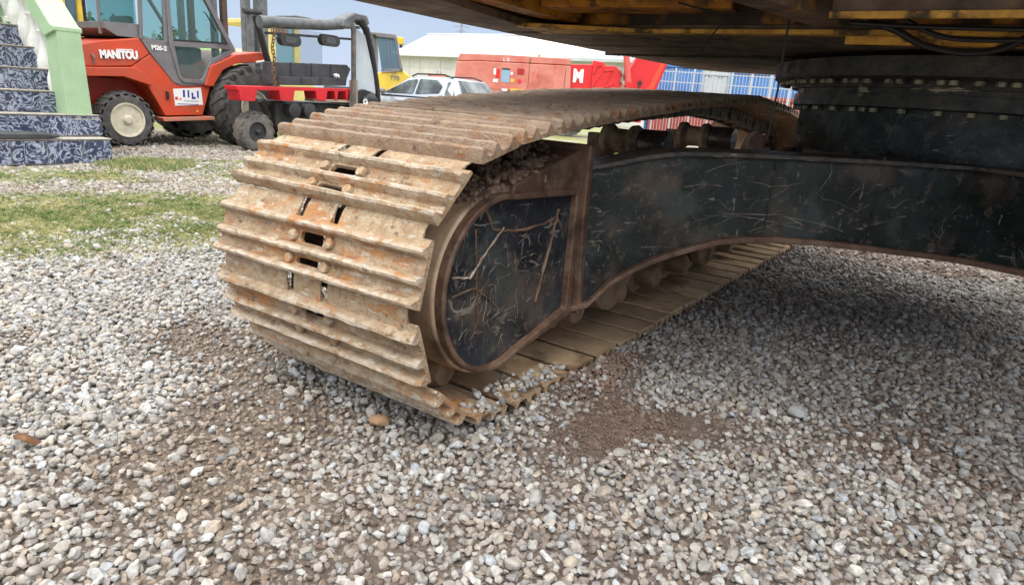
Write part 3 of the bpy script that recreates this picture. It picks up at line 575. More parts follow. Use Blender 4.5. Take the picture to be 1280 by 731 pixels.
def place_track(xc, parent, with_bolts, joined=None):
    for k in range(n_shoes):
        s = (s0 + k * PITCH) % TOT; c, d, nm = frame_at(s)
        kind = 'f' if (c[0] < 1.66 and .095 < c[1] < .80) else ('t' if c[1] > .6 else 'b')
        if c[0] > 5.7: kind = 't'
        X = Vector((0, d[0], d[1])).cross(Vector((0, nm[0], nm[1])))
        Mx = Matrix((X, Vector((0, d[0], d[1])), Vector((0, nm[0], nm[1])))).transposed().to_4x4()
        Mx.translation = Vector((xc, c[0], c[1])) - Vector(ORG[parent.name])
        jr = random.Random(k); Mx = Mx @ Matrix.Rotation(jr.uniform(-.012, .012) * (1.6 if kind == 'b' else 1) + (.03 if kind == 'b' else 0), 4, 'X') @ Matrix.Rotation(jr.uniform(-.006, .006), 4, 'Z') @ Matrix.Translation((jr.uniform(-.005, .005), 0, 0))
        if joined is not None:
            me_ = shoe_meshes[kind][k % 3]
            joined.add([Mx @ v.co for v in me_.vertices], [tuple(p.vertices) for p in me_.polygons]); continue
        o = bpy.data.objects.new('track_shoe', shoe_meshes[kind][k % 3]); COL.objects.link(o); o.parent = parent; o.matrix_local = Mx
        if with_bolts:
            for bx_ in (-.078, .078):
                for ty in (-.013, .0565):
                    bo = bpy.data.objects.new('bolt', bolt_meshes[kind]); COL.objects.link(bo); bo.parent = o; bo.location = (bx_, ty, .0645)
        for lx_ in (-.085, .085):
            l = bpy.data.objects.new('chain_link', LK); COL.objects.link(l); l.parent = parent; m2 = Mx.copy(); m2.translation = Mx.translation + (Mx.to_3x3() @ Vector((lx_, 0, 0))); l.matrix_local = m2
        l = bpy.data.objects.new('pin_bushing', BUSH); COL.objects.link(l); l.parent = parent; m2 = Mx.copy(); m2.translation = Mx.translation + (Mx.to_3x3() @ Vector((0, .1, 0))); l.matrix_local = m2
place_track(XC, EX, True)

# ---- sprocket / idler barrel, rim and panel (sits inboard of the chain)
def dshape(r, top_y=2.12, top_z=.862, bot=True):
    """outline of the end housing in (y,z): round nose, raised rear top corner, tapering underside"""
    c = (1.655, .463); p = []
    for t in np.linspace(78, 292, 34): p.append((c[0] + r * math.cos(R(t)), c[1] + r * math.sin(R(t))))
    return p
def closed(r, back_y, ztop, zbot, cy0=1.64, t0=80, t1=292):
    p = [(back_y, zbot), (back_y, ztop)]
    for t in np.linspace(t0, t1, 36): p.append((cy0 + r * math.cos(R(t)), .442 + r * math.sin(R(t))))
    return p
outer = closed(.296, 2.13, .82, .235)
barrel = MB(); n_ = len(outer)
barrel.prism(outer, 'x', -1.43, -1.165)
part(barrel, 'housing_barrel', barrel_m, EX, .012)
rimo = closed(.287, 2.105, .716, .238); inner = closed(.268, 2.068, .694, .272)
rm = MB(); n_ = len(rimo)
vs = [(-1.135, *p) for p in rimo] + [(-1.135, *p) for p in inner] + [(-1.18, *p) for p in rimo] + [(-1.18, *p) for p in inner]
fs = []
for i in range(n_):
    j = (i + 1) % n_
    fs += [(i, j, n_ + j, n_ + i), (i, 2 * n_ + i, 2 * n_ + j, j), (n_ + i, n_ + j, 3 * n_ + j, 3 * n_ + i), (2 * n_ + i, 3 * n_ + i, 3 * n_ + j, 2 * n_ + j)]
rm.add(vs, fs); part(rm, 'housing_rim', rust_rim, EX, .007, sharp=50)
part(pz(closed(.276, 2.08, .70, .265), 'x', -1.20, -1.160), 'housing_panel', panel_m, EX, .003)
# raised top of the housing running up to the leg, and the thick upright joint plate
part(MB().prism([(1.70, .752), (2.15, .862), (2.15, .70), (1.68, .70)], 'x', -1.42, -1.155), 'housing_top', rust_rim, EX, .008)
jp = MB(); jp.prism([(2.135, .235), (2.165, .232), (2.155, .40), (2.13, .868), (2.10, .872), (2.10, .6)], 'x', -1.44, -1.118)
part(jp, 'joint_plate', rust_rim, EX, .008)
# welded-on strips on the panel (mud ridges)
def ridge(path, r, m=rust_rim, name='mud_ridge', nn=6):
    rr = random.Random(len(path)); P_ = []
    for i in range(len(path) - 1):
        for k in range(6):
            t = k / 6; P_.append([path[i][q] * (1 - t) + path[i + 1][q] * t + rr.uniform(-.002, .002) for q in range(3)])
    P_.append(path[-1]); part(MB().tube(P_, [r * rr.uniform(.55, 1.25) for _ in P_], nn), name, m, EX)
XP = -1.158
ridge([(XP, 1.985, .65), (XP, 1.95, .54), (XP, 1.90, .40), (XP, 1.88, .33)], .007)
ridge([(XP, 1.515, .63), (XP, 1.53, .50), (XP, 1.55, .33)], .0045)
ridge([(XP, 1.56, .69), (XP, 1.60, .62), (XP, 1.72, .60), (XP, 1.9, .605), (XP, 1.97, .62), (XP, 2.02, .57)], .005)
ridge([(XP, 1.42, .50), (XP, 1.5, .485), (XP, 1.58, .56), (XP, 1.66, .62)], .004, straw_m)
ridge([(XP, 1.42, .44), (XP, 1.52, .45), (XP, 1.60, .40), (XP, 1.68, .34)], .004)
def strands(name, n, gen, seed, r=(.0006, .0017), kk=16):
    rr = random.Random(seed); mb = MB()
    for _ in range(n):
        p, d, l, up_ = gen(rr); path = [Vector(p)]; d = Vector(d).normalized(); kap = rr.gauss(0, kk)
        for k in range(6):
            path.append(path[-1] + d * l / 6); d = (Matrix.Rotation(kap * l / 6 + rr.gauss(0, .12), 3, Vector(up_).normalized()) @ d).normalized()
        mb.tube(path, rr.uniform(*r), 4, False)
    part(mb, name, straw_m, EX, kind='stuff', sharp=0)
def gen_panel(rr):
    while True:
        y, z = rr.gauss(1.60, .16), rr.gauss(.36, .13)
        if math.hypot(y - 1.64, z - .442) < .235 or (1.65 < y < 1.98 and .33 < z < .64): break
    a = rr.gauss(1.1, .9); return (XP + .0015, y, z), (0, math.cos(a), math.sin(a)), rr.uniform(.012, .07), (1, 0, 0)
strands('dried_strands', 100, gen_panel, 4, (.0003, .0007), 18)

# ---- cross leg (X-frame leg), mirrored to the far side
def legpt(x, z, off=0):   # plane of the leg's front face
    return (x, 3.01 + .75 * x, z)
topL = [(-1.17, .775), (-1.133, .784), (-1.08, .800), (-1.014, .823), (-.946, .843), (-.877, .855), (-.76, .862), (-.586, .869), (-.4, .873), (-.24, .876), (.1, .878)]
botL = [(-1.17, .26), (-1.1, .288), (-1.068, .355), (-1.023, .398), (-.967, .443), (-.899, .486), (-.83, .519), (-.749, .553), (-.666, .572), (-.57, .58), (-.472, .579), (-.348, .574), (-.222, .565), (-.096, .557), (.1, .537)]
NR = np.array([-.75, 1]) / 1.25      # pointing away from the camera, normal to the leg
def leg(sgn, ysgn):
    def W_(x, z, d=0): # d along the normal
        X_, Y_ = x + NR[0] * d, 3.01 + .75 * x + NR[1] * d
        return (X_ * sgn if sgn > 0 else -X_, Y_ if ysgn > 0 else 8.0 - Y_, z)
    mb = MB(); poly = topL + botL[::-1]; n = len(poly)
    mb.add([W_(x, z, 0) for x, z in poly] + [W_(x, z, .2) for x, z in poly], [tuple(range(n)), tuple(range(2 * n - 1, n - 1, -1))] + [(i, i + n, (i + 1) % n + n, (i + 1) % n) for i in range(n)])
    part(mb, 'cross_leg', leg_m, EX, .004)
    def strip(line, dz0, dz1, d0, d1, nm, m):
        mb = MB(); n = len(line)
        vs = []
        for x, z in line:
            vs += [W_(x, z + dz0, d0), W_(x, z + dz1, d0), W_(x, z + dz1, d1), W_(x, z + dz0, d1)]
        fs = [(0, 1, 2, 3), (4 * n - 4, 4 * n - 1, 4 * n - 2, 4 * n - 3)]
        for i in range(n - 1):
            for q in range(4): fs.append((4 * i + q, 4 * (i + 1) + q, 4 * (i + 1) + (q + 1) % 4, 4 * i + (q + 1) % 4))
        mb.add(vs, fs); part(mb, nm, m, EX, .004)
    dense = lambda Lx: [(x, float(np.interp(x, [p[0] for p in Lx], [p[1] for p in Lx]))) for x in np.linspace(Lx[0][0], Lx[-1][0], 22)]
    strip(dense(topL), -.004, .014, -.022, .22, 'leg_top_plate', mat('dusty scuffed black plate', (.025, .024, .022), (.07, .055, .042), 12, .4, .6, .45, 0, .4, 60, [((.26, .22, .17), 45, .60, .66, .75, (.5, .5, 2))], rvar=.15))
    strip(dense(botL), -.018, .004, -.035, .22, 'leg_bottom_flange', rust_rim)
for sg in (1, -1):
    for ysg in (1, -1): leg(sg, ysg)
def on_leg(x, z, d): return (x + NR[0] * d, 3.01 + .75 * x + NR[1] * d, z)
def legbox(x0, x1, z0, z1, t, nm, m, tilt=0): # plate welded on the front face of the leg
    v = [on_leg(x, z, d) for d in (.002, -t) for x, z in ((x0 - tilt, z0), (x1 - tilt, z0), (x1 + tilt, z1), (x0 + tilt, z1))]
    part(MB().add(v, [(0, 1, 2, 3), (7, 6, 5, 4), (0, 4, 5, 1), (1, 5, 6, 2), (2, 6, 7, 3), (3, 7, 4, 0)]), nm, m, EX, .002)
legbox(.055, .066, .60, .80, .006, 'weld_strip', leg_m, .006)
legbox(-.17, -.05, .551, .560, .03, 'leg_pad', leg_m)
for xw, z0, z1 in ((-.60, .60, .85), (-.28, .595, .86)):
    part(MB().tube([on_leg(xw + .002 * math.sin(k * 2.1), z0 + (z1 - z0) * k / 14, -.001) for k in range(15)], [.003 + .0012 * (k % 2) for k in range(15)], 6), 'weld_seam', leg_m, EX)
part(MB().tube([on_leg(-1.12 + k * .06, float(np.interp(-1.12 + k * .06, [p[0] for p in topL], [p[1] for p in topL])) - .008, -.002) for k in range(20)], .004, 6), 'weld_seam', leg_m, EX)
def gen_leg(rr):
    x = rr.uniform(-1.12, -.25); z0 = float(np.interp(x, [p[0] for p in botL], [p[1] for p in botL])); z1 = float(np.interp(x, [p[0] for p in topL], [p[1] for p in topL]))
    z = rr.uniform(z0 + .01, z1 - .03); a = rr.gauss(.5, .5); p = (x - NR[0] * .002, 3.01 + .75 * x - NR[1] * .002, z)
    return p, (math.cos(a) * .8, math.cos(a) * .6, math.sin(a) * .6), rr.choice([rr.uniform(.01, .04), rr.uniform(.01, .04), rr.uniform(.06, .22)]), (-NR[0], -NR[1], 0)
strands('scratch_strands', 24, gen_leg, 9, (.0004, .0008), 3)
def gen_long(rr):
    x = rr.uniform(-.85, -.55); return (x + .0016, 3.01 + .75 * x - .002, rr.uniform(.60, .66)), (.8, .6, rr.uniform(-.02, .08)), rr.uniform(.25, .4), (-NR[0], -NR[1], 0)
strands('long_scratch_strands', 3, gen_long, 2, (.0006, .0012), 1.5)
# car body and slewing ring, centre (0,4)
oc = [(.42 * math.cos(R(a)) * 1.9, 4 + .9 * math.sin(R(a))) for a in (22.5, 67.5, 112.5, 157.5, 202.5, 247.5, 292.5, 337.5)]
part(pz(oc, 'z', .50, .892), 'car_body', leg_m, EX, .006)
RC = (0, 4, 0)
part(MB().lathe([(.88, .86), (.92, .845), (1.085, .84)], RC, 'z', 96), 'ring_pedestal', leg_m, EX)
part(MB().lathe([(1.078, .82), (1.083, .875), (1.086, .882), (1.138, .882), (1.140, .86)], RC, 'z', 96), 'ring_lower_flange', ring_m, EX)
part(MB().lathe([(1.139, .80), (1.139, .868), (1.163, .868), (1.163, .80)], RC, 'z', 96), 'ring_gap_band', ring_m, EX)
part(MB().lathe([(1.190, .80), (1.190, .97), (1.202, .99), (1.275, .99), (1.281, .98), (1.281, .8)], RC, 'z', 96), 'ring_upper_flange', ring_m, EX)
part(MB().lathe([(1.160, .80), (1.162, .90), (1.191, .90), (1.191, .80)], RC, 'z', 96), 'ring_middle_band', ring_m, EX)
hexb = MB().lathe([(0, .017), (.016, .017), (.018, .014)], (0, 0, 0), 'z', 6).mesh('bolt', bolt_m)
for k in range(46):
    a = R(180 + 3.9 * k + .8 * math.sin(k * 2.3))
    if k % 2 == 0 or k % 5 == 0: inst('bolt', hexb, EX, (.862 * math.cos(a), 4 + .862 * math.sin(a), 1.062))
    inst('bolt', hexb, EX, (.945 * math.cos(a + .01), 4 + .945 * math.sin(a + .01), 1.173))
# ---- track frame, rollers
part(pz([(2.0, .66), (2.2, .70), (5.2, .70), (5.35, .6), (5.3, .30), (2.3, .29), (2.05, .34)], 'x', -1.68, -1.36), 'track_frame', roller_mud, EX, .01)
part(pz([(2.0, .70), (2.2, .76), (5.2, .76), (5.35, .6), (5.3, .30), (2.3, .29), (2.05, .34)], 'x', 1.36, 1.68), 'track_frame', roller_mud, EX, .01)
part(MB().lathe([(-.06, .05), (-.06, .30), (-.03, .335), (.03, .335), (.06, .30), (.06, .05)], (XC, 1.62, .46), 'x', 36), 'front_idler', rust_rim, EX)
part(MB().lathe([(-.04, .05), (-.04, .33), (-.02, .39), (.02, .39), (.04, .33), (.04, .05)], (XC, 5.65, .5125), 'x', 24), 'rear_sprocket', rust_rim, EX)
for yy, zz in ((3.02, .848), (4.02, .872)):
    root = part(MB().lathe([(-.33, .03), (-.33, .078), (-.30, .080), (-.275, .060), (-.20, .058), (-.19, .078), (-.165, .082), (-.14, .066)], (-1.2, yy, zz), 'x', 32), 'carrier_roller', roller_dust, EX)
    part(MB().lathe([(-.139, .060), (-.13, .066), (-.02, .068), (0, .060), (0, .03)], (-1.2, yy, zz), 'x', 32), 'roller_cap', roller_m, root)
    part(MB().box(-1.62, -1.53, yy - .03, yy + .03, .69, zz + .03), 'roller_bracket', rust_rim, root, .006)
for i, yy in enumerate(np.arange(2.26, 5.3, .40)):
    root = part(MB().lathe([(-.33, .03), (-.33, .10), (-.30, .105), (-.28, .082), (-.12, .082), (-.10, .105), (-.07, .10), (-.06, .06)], (-1.225, yy, .205), 'x', 24), 'track_roller', roller_mud, EX)
    part(MB().lathe([(-.06, .045), (-.055, .055), (.035, .052), (.05, .035)], (-1.225, yy, .205), 'x', 20), 'roller_cap', roller_mud, root)
# curved guard between the first rollers and the frame
gp = [(2.36 + .42 * t, .29 - .15 * math.sin(PI * t) ** .8) for t in np.linspace(0, 1, 14)]
part(MB().prism(gp + [(2.78, .33), (2.36, .33)], 'x', -1.24, -1.19), 'roller_guard', roller_mud, EX, .01)
part(MB().prism([(y + 1.25, z) for y, z in gp] + [(4.03, .33), (3.61, .33)], 'x', -1.24, -1.19), 'roller_guard', roller_mud, EX, .01)
# link lump visible under the nose of the housing
part(MB().lathe([(-.10, .05), (-.09, .062), (.05, .060), (.075, .045), (.08, .0)], (-1.36, 1.56, .125), 'x', 20), 'roller_end_cap', roller_mud, EX)
# ---- soil heaped on the housing
mb = MB()
rr = random.Random(5)
for i in range(420):
    y = rr.uniform(1.50, 2.1); xx = rr.uniform(-1.42, -1.165)
    zs = 0.442 + math.sqrt(max(.0, .296 ** 2 - (y - 1.64) ** 2)) if y < 1.72 else .765 + (y - 1.72) * .17
    hmax = .05 * math.exp(-((xx + 1.36) / .09) ** 2) * (1 + .5 * math.sin(y * 17))
    mb.blob((xx, y, zs + rr.uniform(-.008, max(.004, hmax))), rr.uniform(.006, .022), (1, 1, .8), i, 6, .35)
part(mb, 'soil_clods', soil_m, EX, kind='stuff', sharp=20)
mb = MB()
for i in range(90): mb.blob((rr.uniform(-1.27, -1.165), rr.uniform(1.60, 2.04), rr.uniform(.735, .765)), rr.uniform(.006, .017), (1, 1, .8), i + 900, 6, .35)
part(mb, 'soil_crumbs', mat('tan soil', (.25, .17, .11), (.15, .1, .065), 30, rough=.95), EX, kind='stuff', sharp=20)

# ---- upper structure underside
ZB = 1.30
out = [(-1.93, 1.60), (-1.95, 2.3), (-1.92, 2.9), (-1.86, 3.5), (-1.82, 4.2)]
for t in np.linspace(180, 90, 10): out.append((-1.25 + .55 * math.cos(R(t)), 4.45 + .55 * math.sin(R(t))))
mirror = [(-x, y) for x, y in out[::-1]]
mirror = [(min(x, 1.15), y) for x, y in mirror if y < 4.95]; full = out + mirror
# plate behind the lip (y > 2.6), tub-like side skirts in front of it
rear = [(x, y) for x, y in full if y >= 2.62]; rear = [(-1.935, 2.62)] + [p for p in rear] + [(1.15, 2.62)]
part(pz(rear, 'z', ZB, ZB + .03), 'belly_plate', belly_m, EX, .004)
part(pz([(-1.2, 2.60), (-1.70, 2.40), (-1.70, 2.66), (1.13, 2.66), (1.13, 2.60)], 'z', ZB - .004, ZB + .012), 'belly_lip', yel_lip, EX, .002)
part(pz([(-1.94, 1.6), (-1.95, 2.3), (-1.93, 2.66), (-1.68, 2.66), (-1.66, 2.35), (-1.58, 1.86), (-1.52, 1.6)], 'z', ZB + .0, ZB + .03), 'side_sill', belly_m, EX, .004)
part(bx(-1.60, -1.5, 1.6, 2.62, ZB + .03, 1.5), 'sill_web', yel_dirty, EX, .003)
part(bx(-1.66, 1.14, 1.6, 2.64, 1.50, 1.53), 'deck_plate', yel_dirty, EX)
part(bx(-1.66, 1.14, 2.63, 2.655, ZB + .03, 1.5), 'deck_bulkhead', yel_dirty, EX)
body = out[:] + mirror
part(pz([(x * .995, y) for x, y in body], 'z', 1.532, 2.15), 'upper_body', body_yel, EX, .03)
sk = MB()
for i in range(len(full) - 1):
    pass
n = len(out)
vs = []
for x, y in full: vs += [(x, y, ZB + .028), (x, y, 1.533), (x * .985, 4 + (y - 4) * .99, ZB + .028), (x * .985, 4 + (y - 4) * .99, 1.533)]
fs = [(4 * i, 4 * i + 1, 4 * i + 5, 4 * i + 4) for i in range(len(full) - 1)] + [(4 * i + 2, 4 * i + 6, 4 * i + 7, 4 * i + 3) for i in range(len(full) - 1)]
sk.add(vs, fs); part(sk, 'body_skirt', body_yel, EX)
# beams, brackets, covers and hoses under the deck
def beam(p, q, w, h, nm, m, bev=.004):
    p = Vector(p); q = Vector(q); d = (q - p).normalized(); s = Vector((-d.y, d.x, 0)).normalized() * w / 2
    vs = [p - s, p + s, q + s, q - s]; vs = [tuple(v) for v in vs] + [(v.x, v.y, v.z + h) for v in vs]
    part(MB().add(vs, [(0, 3, 2, 1), (4, 5, 6, 7), (0, 1, 5, 4), (1, 2, 6, 5), (2, 3, 7, 6), (3, 0, 4, 7)]), nm, m, EX, bev)
beam((-.72, 1.6, ZB + .02), (-.50, 2.66, ZB + .02), .11, .17, 'cross_beam', belly_m)
beam((-.45, 2.30, ZB + .01), (1.1, 2.30, ZB + .01), .09, .19, 'cross_beam', belly_m)
beam((-.45, 2.245, ZB - .002), (1.1, 2.245, ZB - .002), .018, .02, 'beam_flange', yel_lip, .002)
beam((-.47, 2.78, ZB - .012), (1.1, 2.78, ZB - .012), .20, .012, 'beam_flange', yel_dirty, .002)
beam((-.47, 2.68, ZB - .028), (1.1, 2.68, ZB - .028), .015, .03, 'beam_flange', yel_lip, .002)
beam((-1.45, 1.9, ZB + .06), (-.75, 2.15, ZB + .06), .14, .13, 'cross_beam', grease_m)
beam((-1.5, 2.35, ZB + .05), (-.8, 2.45, ZB + .05), .16, .1, 'cross_beam', yel_dirty)
part(bx(-.70, -.50, 1.62, 2.5, ZB + .10, ZB + .115).box(-.78, -.52, 1.9, 2.5, ZB + .09, ZB + .10), 'inspection_cover', dustgrey_m, EX, .002)
part(bx(-.80, -.77, 2.20, 2.23, ZB + .05, ZB + .12), 'lashing_bracket', yel_lip, EX, .006)
part(MB().lathe([(0, .02), (.03, .024), (.08, .03), (.1, .03)], (-1.22, 2.12, ZB + .06), 'z', 12), 'drain_boss', yel_lip, EX)
for (x, y) in ((-1.28, 2.85), (-.98, 2.84)): part(bx(x - .035, x + .035, y - .025, y + .025, ZB - .004, ZB + .01), 'belly_slot', grease_m, EX)
part(bx(-1.80, -1.0, 3.18, 3.186, ZB - .003, ZB + .01), 'plate_seam', grease_m, EX)
part(bx(-1.9, .9, 3.62, 3.65, ZB - .01, ZB + .01), 'plate_seam', grease_m, EX)
def hose(pts_, r, nm='hydraulic_hose'):
    C = []
    for i in range(len(pts_) - 1):
        p0, p1, p2, p3 = [Vector(pts_[max(0, min(len(pts_) - 1, i + q))]) for q in (-1, 0, 1, 2)]
        for k in range(8):
            t = k / 8; C.append(.5 * ((2 * p1) + (p2 - p0) * t + (2 * p0 - 5 * p1 + 4 * p2 - p3) * t * t + (3 * p1 - p0 - 3 * p2 + p3) * t ** 3))
    C.append(Vector(pts_[-1])); part(MB().tube(C, r, 8), nm, hose_m, EX)
hose([(-.40, 2.5, 1.33), (-.30, 2.52, 1.30), (-.22, 2.56, 1.262), (-.10, 2.6, 1.245), (0, 2.58, 1.262), (.08, 2.55, 1.32)], .011)
hose([(-.30, 2.48, 1.34), (-.2, 2.5, 1.29), (-.1, 2.52, 1.275), (.1, 2.5, 1.28), (.3, 2.48, 1.33)], .008)
hose([(-.42, 2.42, 1.31), (-.2, 2.44, 1.30), (.1, 2.44, 1.295), (.4, 2.42, 1.31)], .007)
hose([(-1.05, 1.95, 1.36), (-.85, 2.0, 1.33), (-.6, 2.05, 1.335), (-.5, 2.1, 1.36)], .003, 'cable')
hose([(-.95, 2.3, 1.36), (-.8, 2.35, 1.33), (-.62, 2.3, 1.34)], .003, 'cable')

# ================================================================== small things near the machine
w_ = MB().tube([(-.63, 2.52, 1.40), (-.632, 2.522, 1.25), (-.628, 2.52, 1.1), (-.636, 2.525, .93)], [.0042, .0045, .004, .003], 6)
o = part(w_, 'hanging_cable', hose_m); tag(o, 'long thin dark cable hanging straight down in front of the top track', 'cable')
w_ = MB().tube([(-.80, 2.42, 1.335), (-.86, 2.46, 1.29), (-.915, 2.50, 1.235), (-.925, 2.51, 1.215)], [.0026, .0028, .003, .006], 6)
o = part(w_, 'hanging_wire', hose_m); tag(o, 'short slanting dark wire dangling from the yellow bracket', 'wire')
lf = MB(); lp = []
for i in range(9):
    t = i / 8; w2 = .022 * math.sin(PI * t) ** .8
    lp += [(t * .09 - .045, -w2, .012 * math.sin(t * 5)), (t * .09 - .045, w2, .014 * math.cos(t * 4))]
lf.add(lp, [(2 * i, 2 * i + 1, 2 * i + 3, 2 * i + 2) for i in range(8)]); o = part(lf, 'dead_leaf', leaf_m); o.location = (-1.94, .60, .026); o.rotation_euler = (.2, .1, .9); o.scale = (.75, .9, 1)
sm_ = o.modifiers.new('s', 'SOLIDIFY'); sm_.thickness = .0012; tag(o, 'curled brown dead leaf lying on the gravel at left', 'leaf')
o = part(MB().blob((0, 0, 0), .028, (1.3, .9, .6), 77, 10, .12), 'ochre_stone', brownstone_m, sharp=60); o.location = (-1.34, 1.32, .022); o.rotation_euler = (0, 0, .6); tag(o, 'flat ochre brown stone in front of the lowest track shoe', 'stone')
o = part(MB().blob((0, 0, 0), .036, (1.25, .85, .6), 31, 10, .14), 'flat_grey_stone', mat('grey stone', (.30, .30, .30), (.38, .37, .35), 30, rough=.85), sharp=60); o.location = (-.33, 2.35, .022); o.rotation_euler = (0, 0, 2.0); tag(o, 'larger blue grey stone lying alone on the shaded gravel at right', 'stone')

# ================================================================== STAIRS with pillar and balustrade
ST = thing('tiled_staircase', 'outdoor staircase clad in dark blue marbled tiles beside a green pillar', 'staircase', (-8.0, 3.2, 0))
rz_ = .232; tr_ = .27
tile_cache = {}
def tile(w, h, t=.012):
    k = (round(w, 3), round(h, 3))
    if k not in tile_cache: tile_cache[k] = MB().box(-t / 2, t / 2, -w / 2, w / 2, -h / 2, h / 2).mesh('tile', tile_m)
    return tile_cache[k]
zt = 0
for k in range(8):
    h = .255 if k == 0 else rz_
    ye = 3.64 if k == 0 else (3.70 if k == 1 else 3.46); xf = -8.0 - tr_ * k - (.07 if k else 0)
    if k >= 6: ye = 3.0
    core = part(bx(xf - 2.4 + .27 * k, xf, 2.0, ye, 0 if k == 0 else zt, zt + h), 'step', grout_m, ST, .004)
    # tiles on the riser
    y = 2.02 + (.11 * k) % .3; edges = [2.0]
    w = .33
    while y < ye - .05: edges.append(y); y += w
    edges.append(ye)
    edges = sorted(set(round(e, 3) for e in edges))
    for a_, b_ in zip(edges[:-1], edges[1:]):
        if b_ - a_ < .04: continue
        inst('tile', tile(b_ - a_ - .012, h - .024), core, (xf + .004 + random.uniform(-.001, .001), (a_ + b_) / 2, zt + h / 2))
    if k == 0:
        for i in range(3): 
            t_ = inst('tile', tile(.28, h - .024), core, (xf - .16 - .30 * i, ye + .004, zt + h / 2)); t_.rotation_euler = (0, 0, PI / 2)
    nose = part(bx(xf - .20, xf + .016, 2.0, ye + (.012 if k == 0 else 0), zt + h - .001, zt + h + .011), 'tread_edge', grout_m, core, .003)
    zt += h
PL = thing('green_pillar', 'pale green square newel pillar standing on the lowest step with a sloping rail', 'pillar', (-8.25, 3.53, .266))
part(bx(-8.70, -8.33, 3.375, 3.705, .267, .455), 'pillar_base', grout_m, PL, .002)
pb = [c for c in COL.objects if c.name.startswith('pillar_base')][0]
inst('tile', tile(.34, .165), pb, (-8.326, 3.54, .36)); t_ = inst('tile', tile(.34, .165), pb, (-8.515, 3.709, .36)); t_.rotation_euler = (0, 0, PI / 2); t_ = inst('tile', tile(.34, .165), pb, (-8.515, 3.371, .36)); t_.rotation_euler = (0, 0, PI / 2)
part(MB().add([(-8.66, 3.38, .456), (-8.35, 3.38, .456), (-8.35, 3.64, .456), (-8.66, 3.64, .456), (-8.66, 3.36, 1.39), (-8.35, 3.36, 1.39), (-8.35, 3.60, 1.39), (-8.66, 3.60, 1.39)],
     [(0, 3, 2, 1), (4, 5, 6, 7), (0, 1, 5, 4), (1, 2, 6, 5), (2, 3, 7, 6), (3, 0, 4, 7)]), 'pillar_shaft', green_p, PL, .008)
sl = .86
part(MB().prism([(-8.345, 1.36), (-8.345, 1.41), (-8.42, 1.43), (-10.4, 1.45 + 1.9 * sl), (-10.4, 1.28 + 1.9 * sl), (-8.6, 1.30)], 'y', 3.33, 3.62), 'sloping_rail', green_p, PL, .012)
part(MB().prism([(-8.66, .456), (-10.4, .456 + 1.75 * sl), (-10.4, .30 + 1.5 * sl), (-8.66, .30)], 'y', 3.40, 3.60), 'stringer', green_p, PL, .006)
bal = MB().lathe([(0, .075), (.05, .075), (.06, .05), (.12, .058), (.22, .088), (.32, .09), (.42, .062), (.50, .045), (.58, .045), (.64, .07), (.66, .05), (.80, .075), (.92, .075)], (0, 0, 0), 'z', 18).mesh('baluster', baluster_m)
for i in range(7):
    x = -8.78 - .215 * i; o = inst('baluster', bal, PL, (x, 3.48, .456 + (-8.66 - x) * sl - .02)); o.scale = (1, 1, 1.0)
HW = thing('green_house_wall', 'pale green rendered house wall at the top of the tiled staircase', 'wall', (-10.4, 2.2, 0))
part(bx(-11.3, -9.86, 1.2, 2.2, 0, 4.2).box(-11.3, -9.80, 2.2, 3.3, 1.45, 4.2), 'render_wall', green_p, HW, .01)
o = part(MB().prism([(2.3, .255), (2.5, .268), (3.0, .268), (3.13, .283), (3.15, .305), (3.0, .318), (2.5, .322), (2.3, .32)], 'x', -8.32, -7.97), 'rubber_strip', mat('black rubber strip', (.03, .032, .036), (.06, .06, .06), 9, rough=.7), bevel=.01)
tag(o, 'flat dark grey rubber strip lying on the lowest tiled step', 'rubber strip')

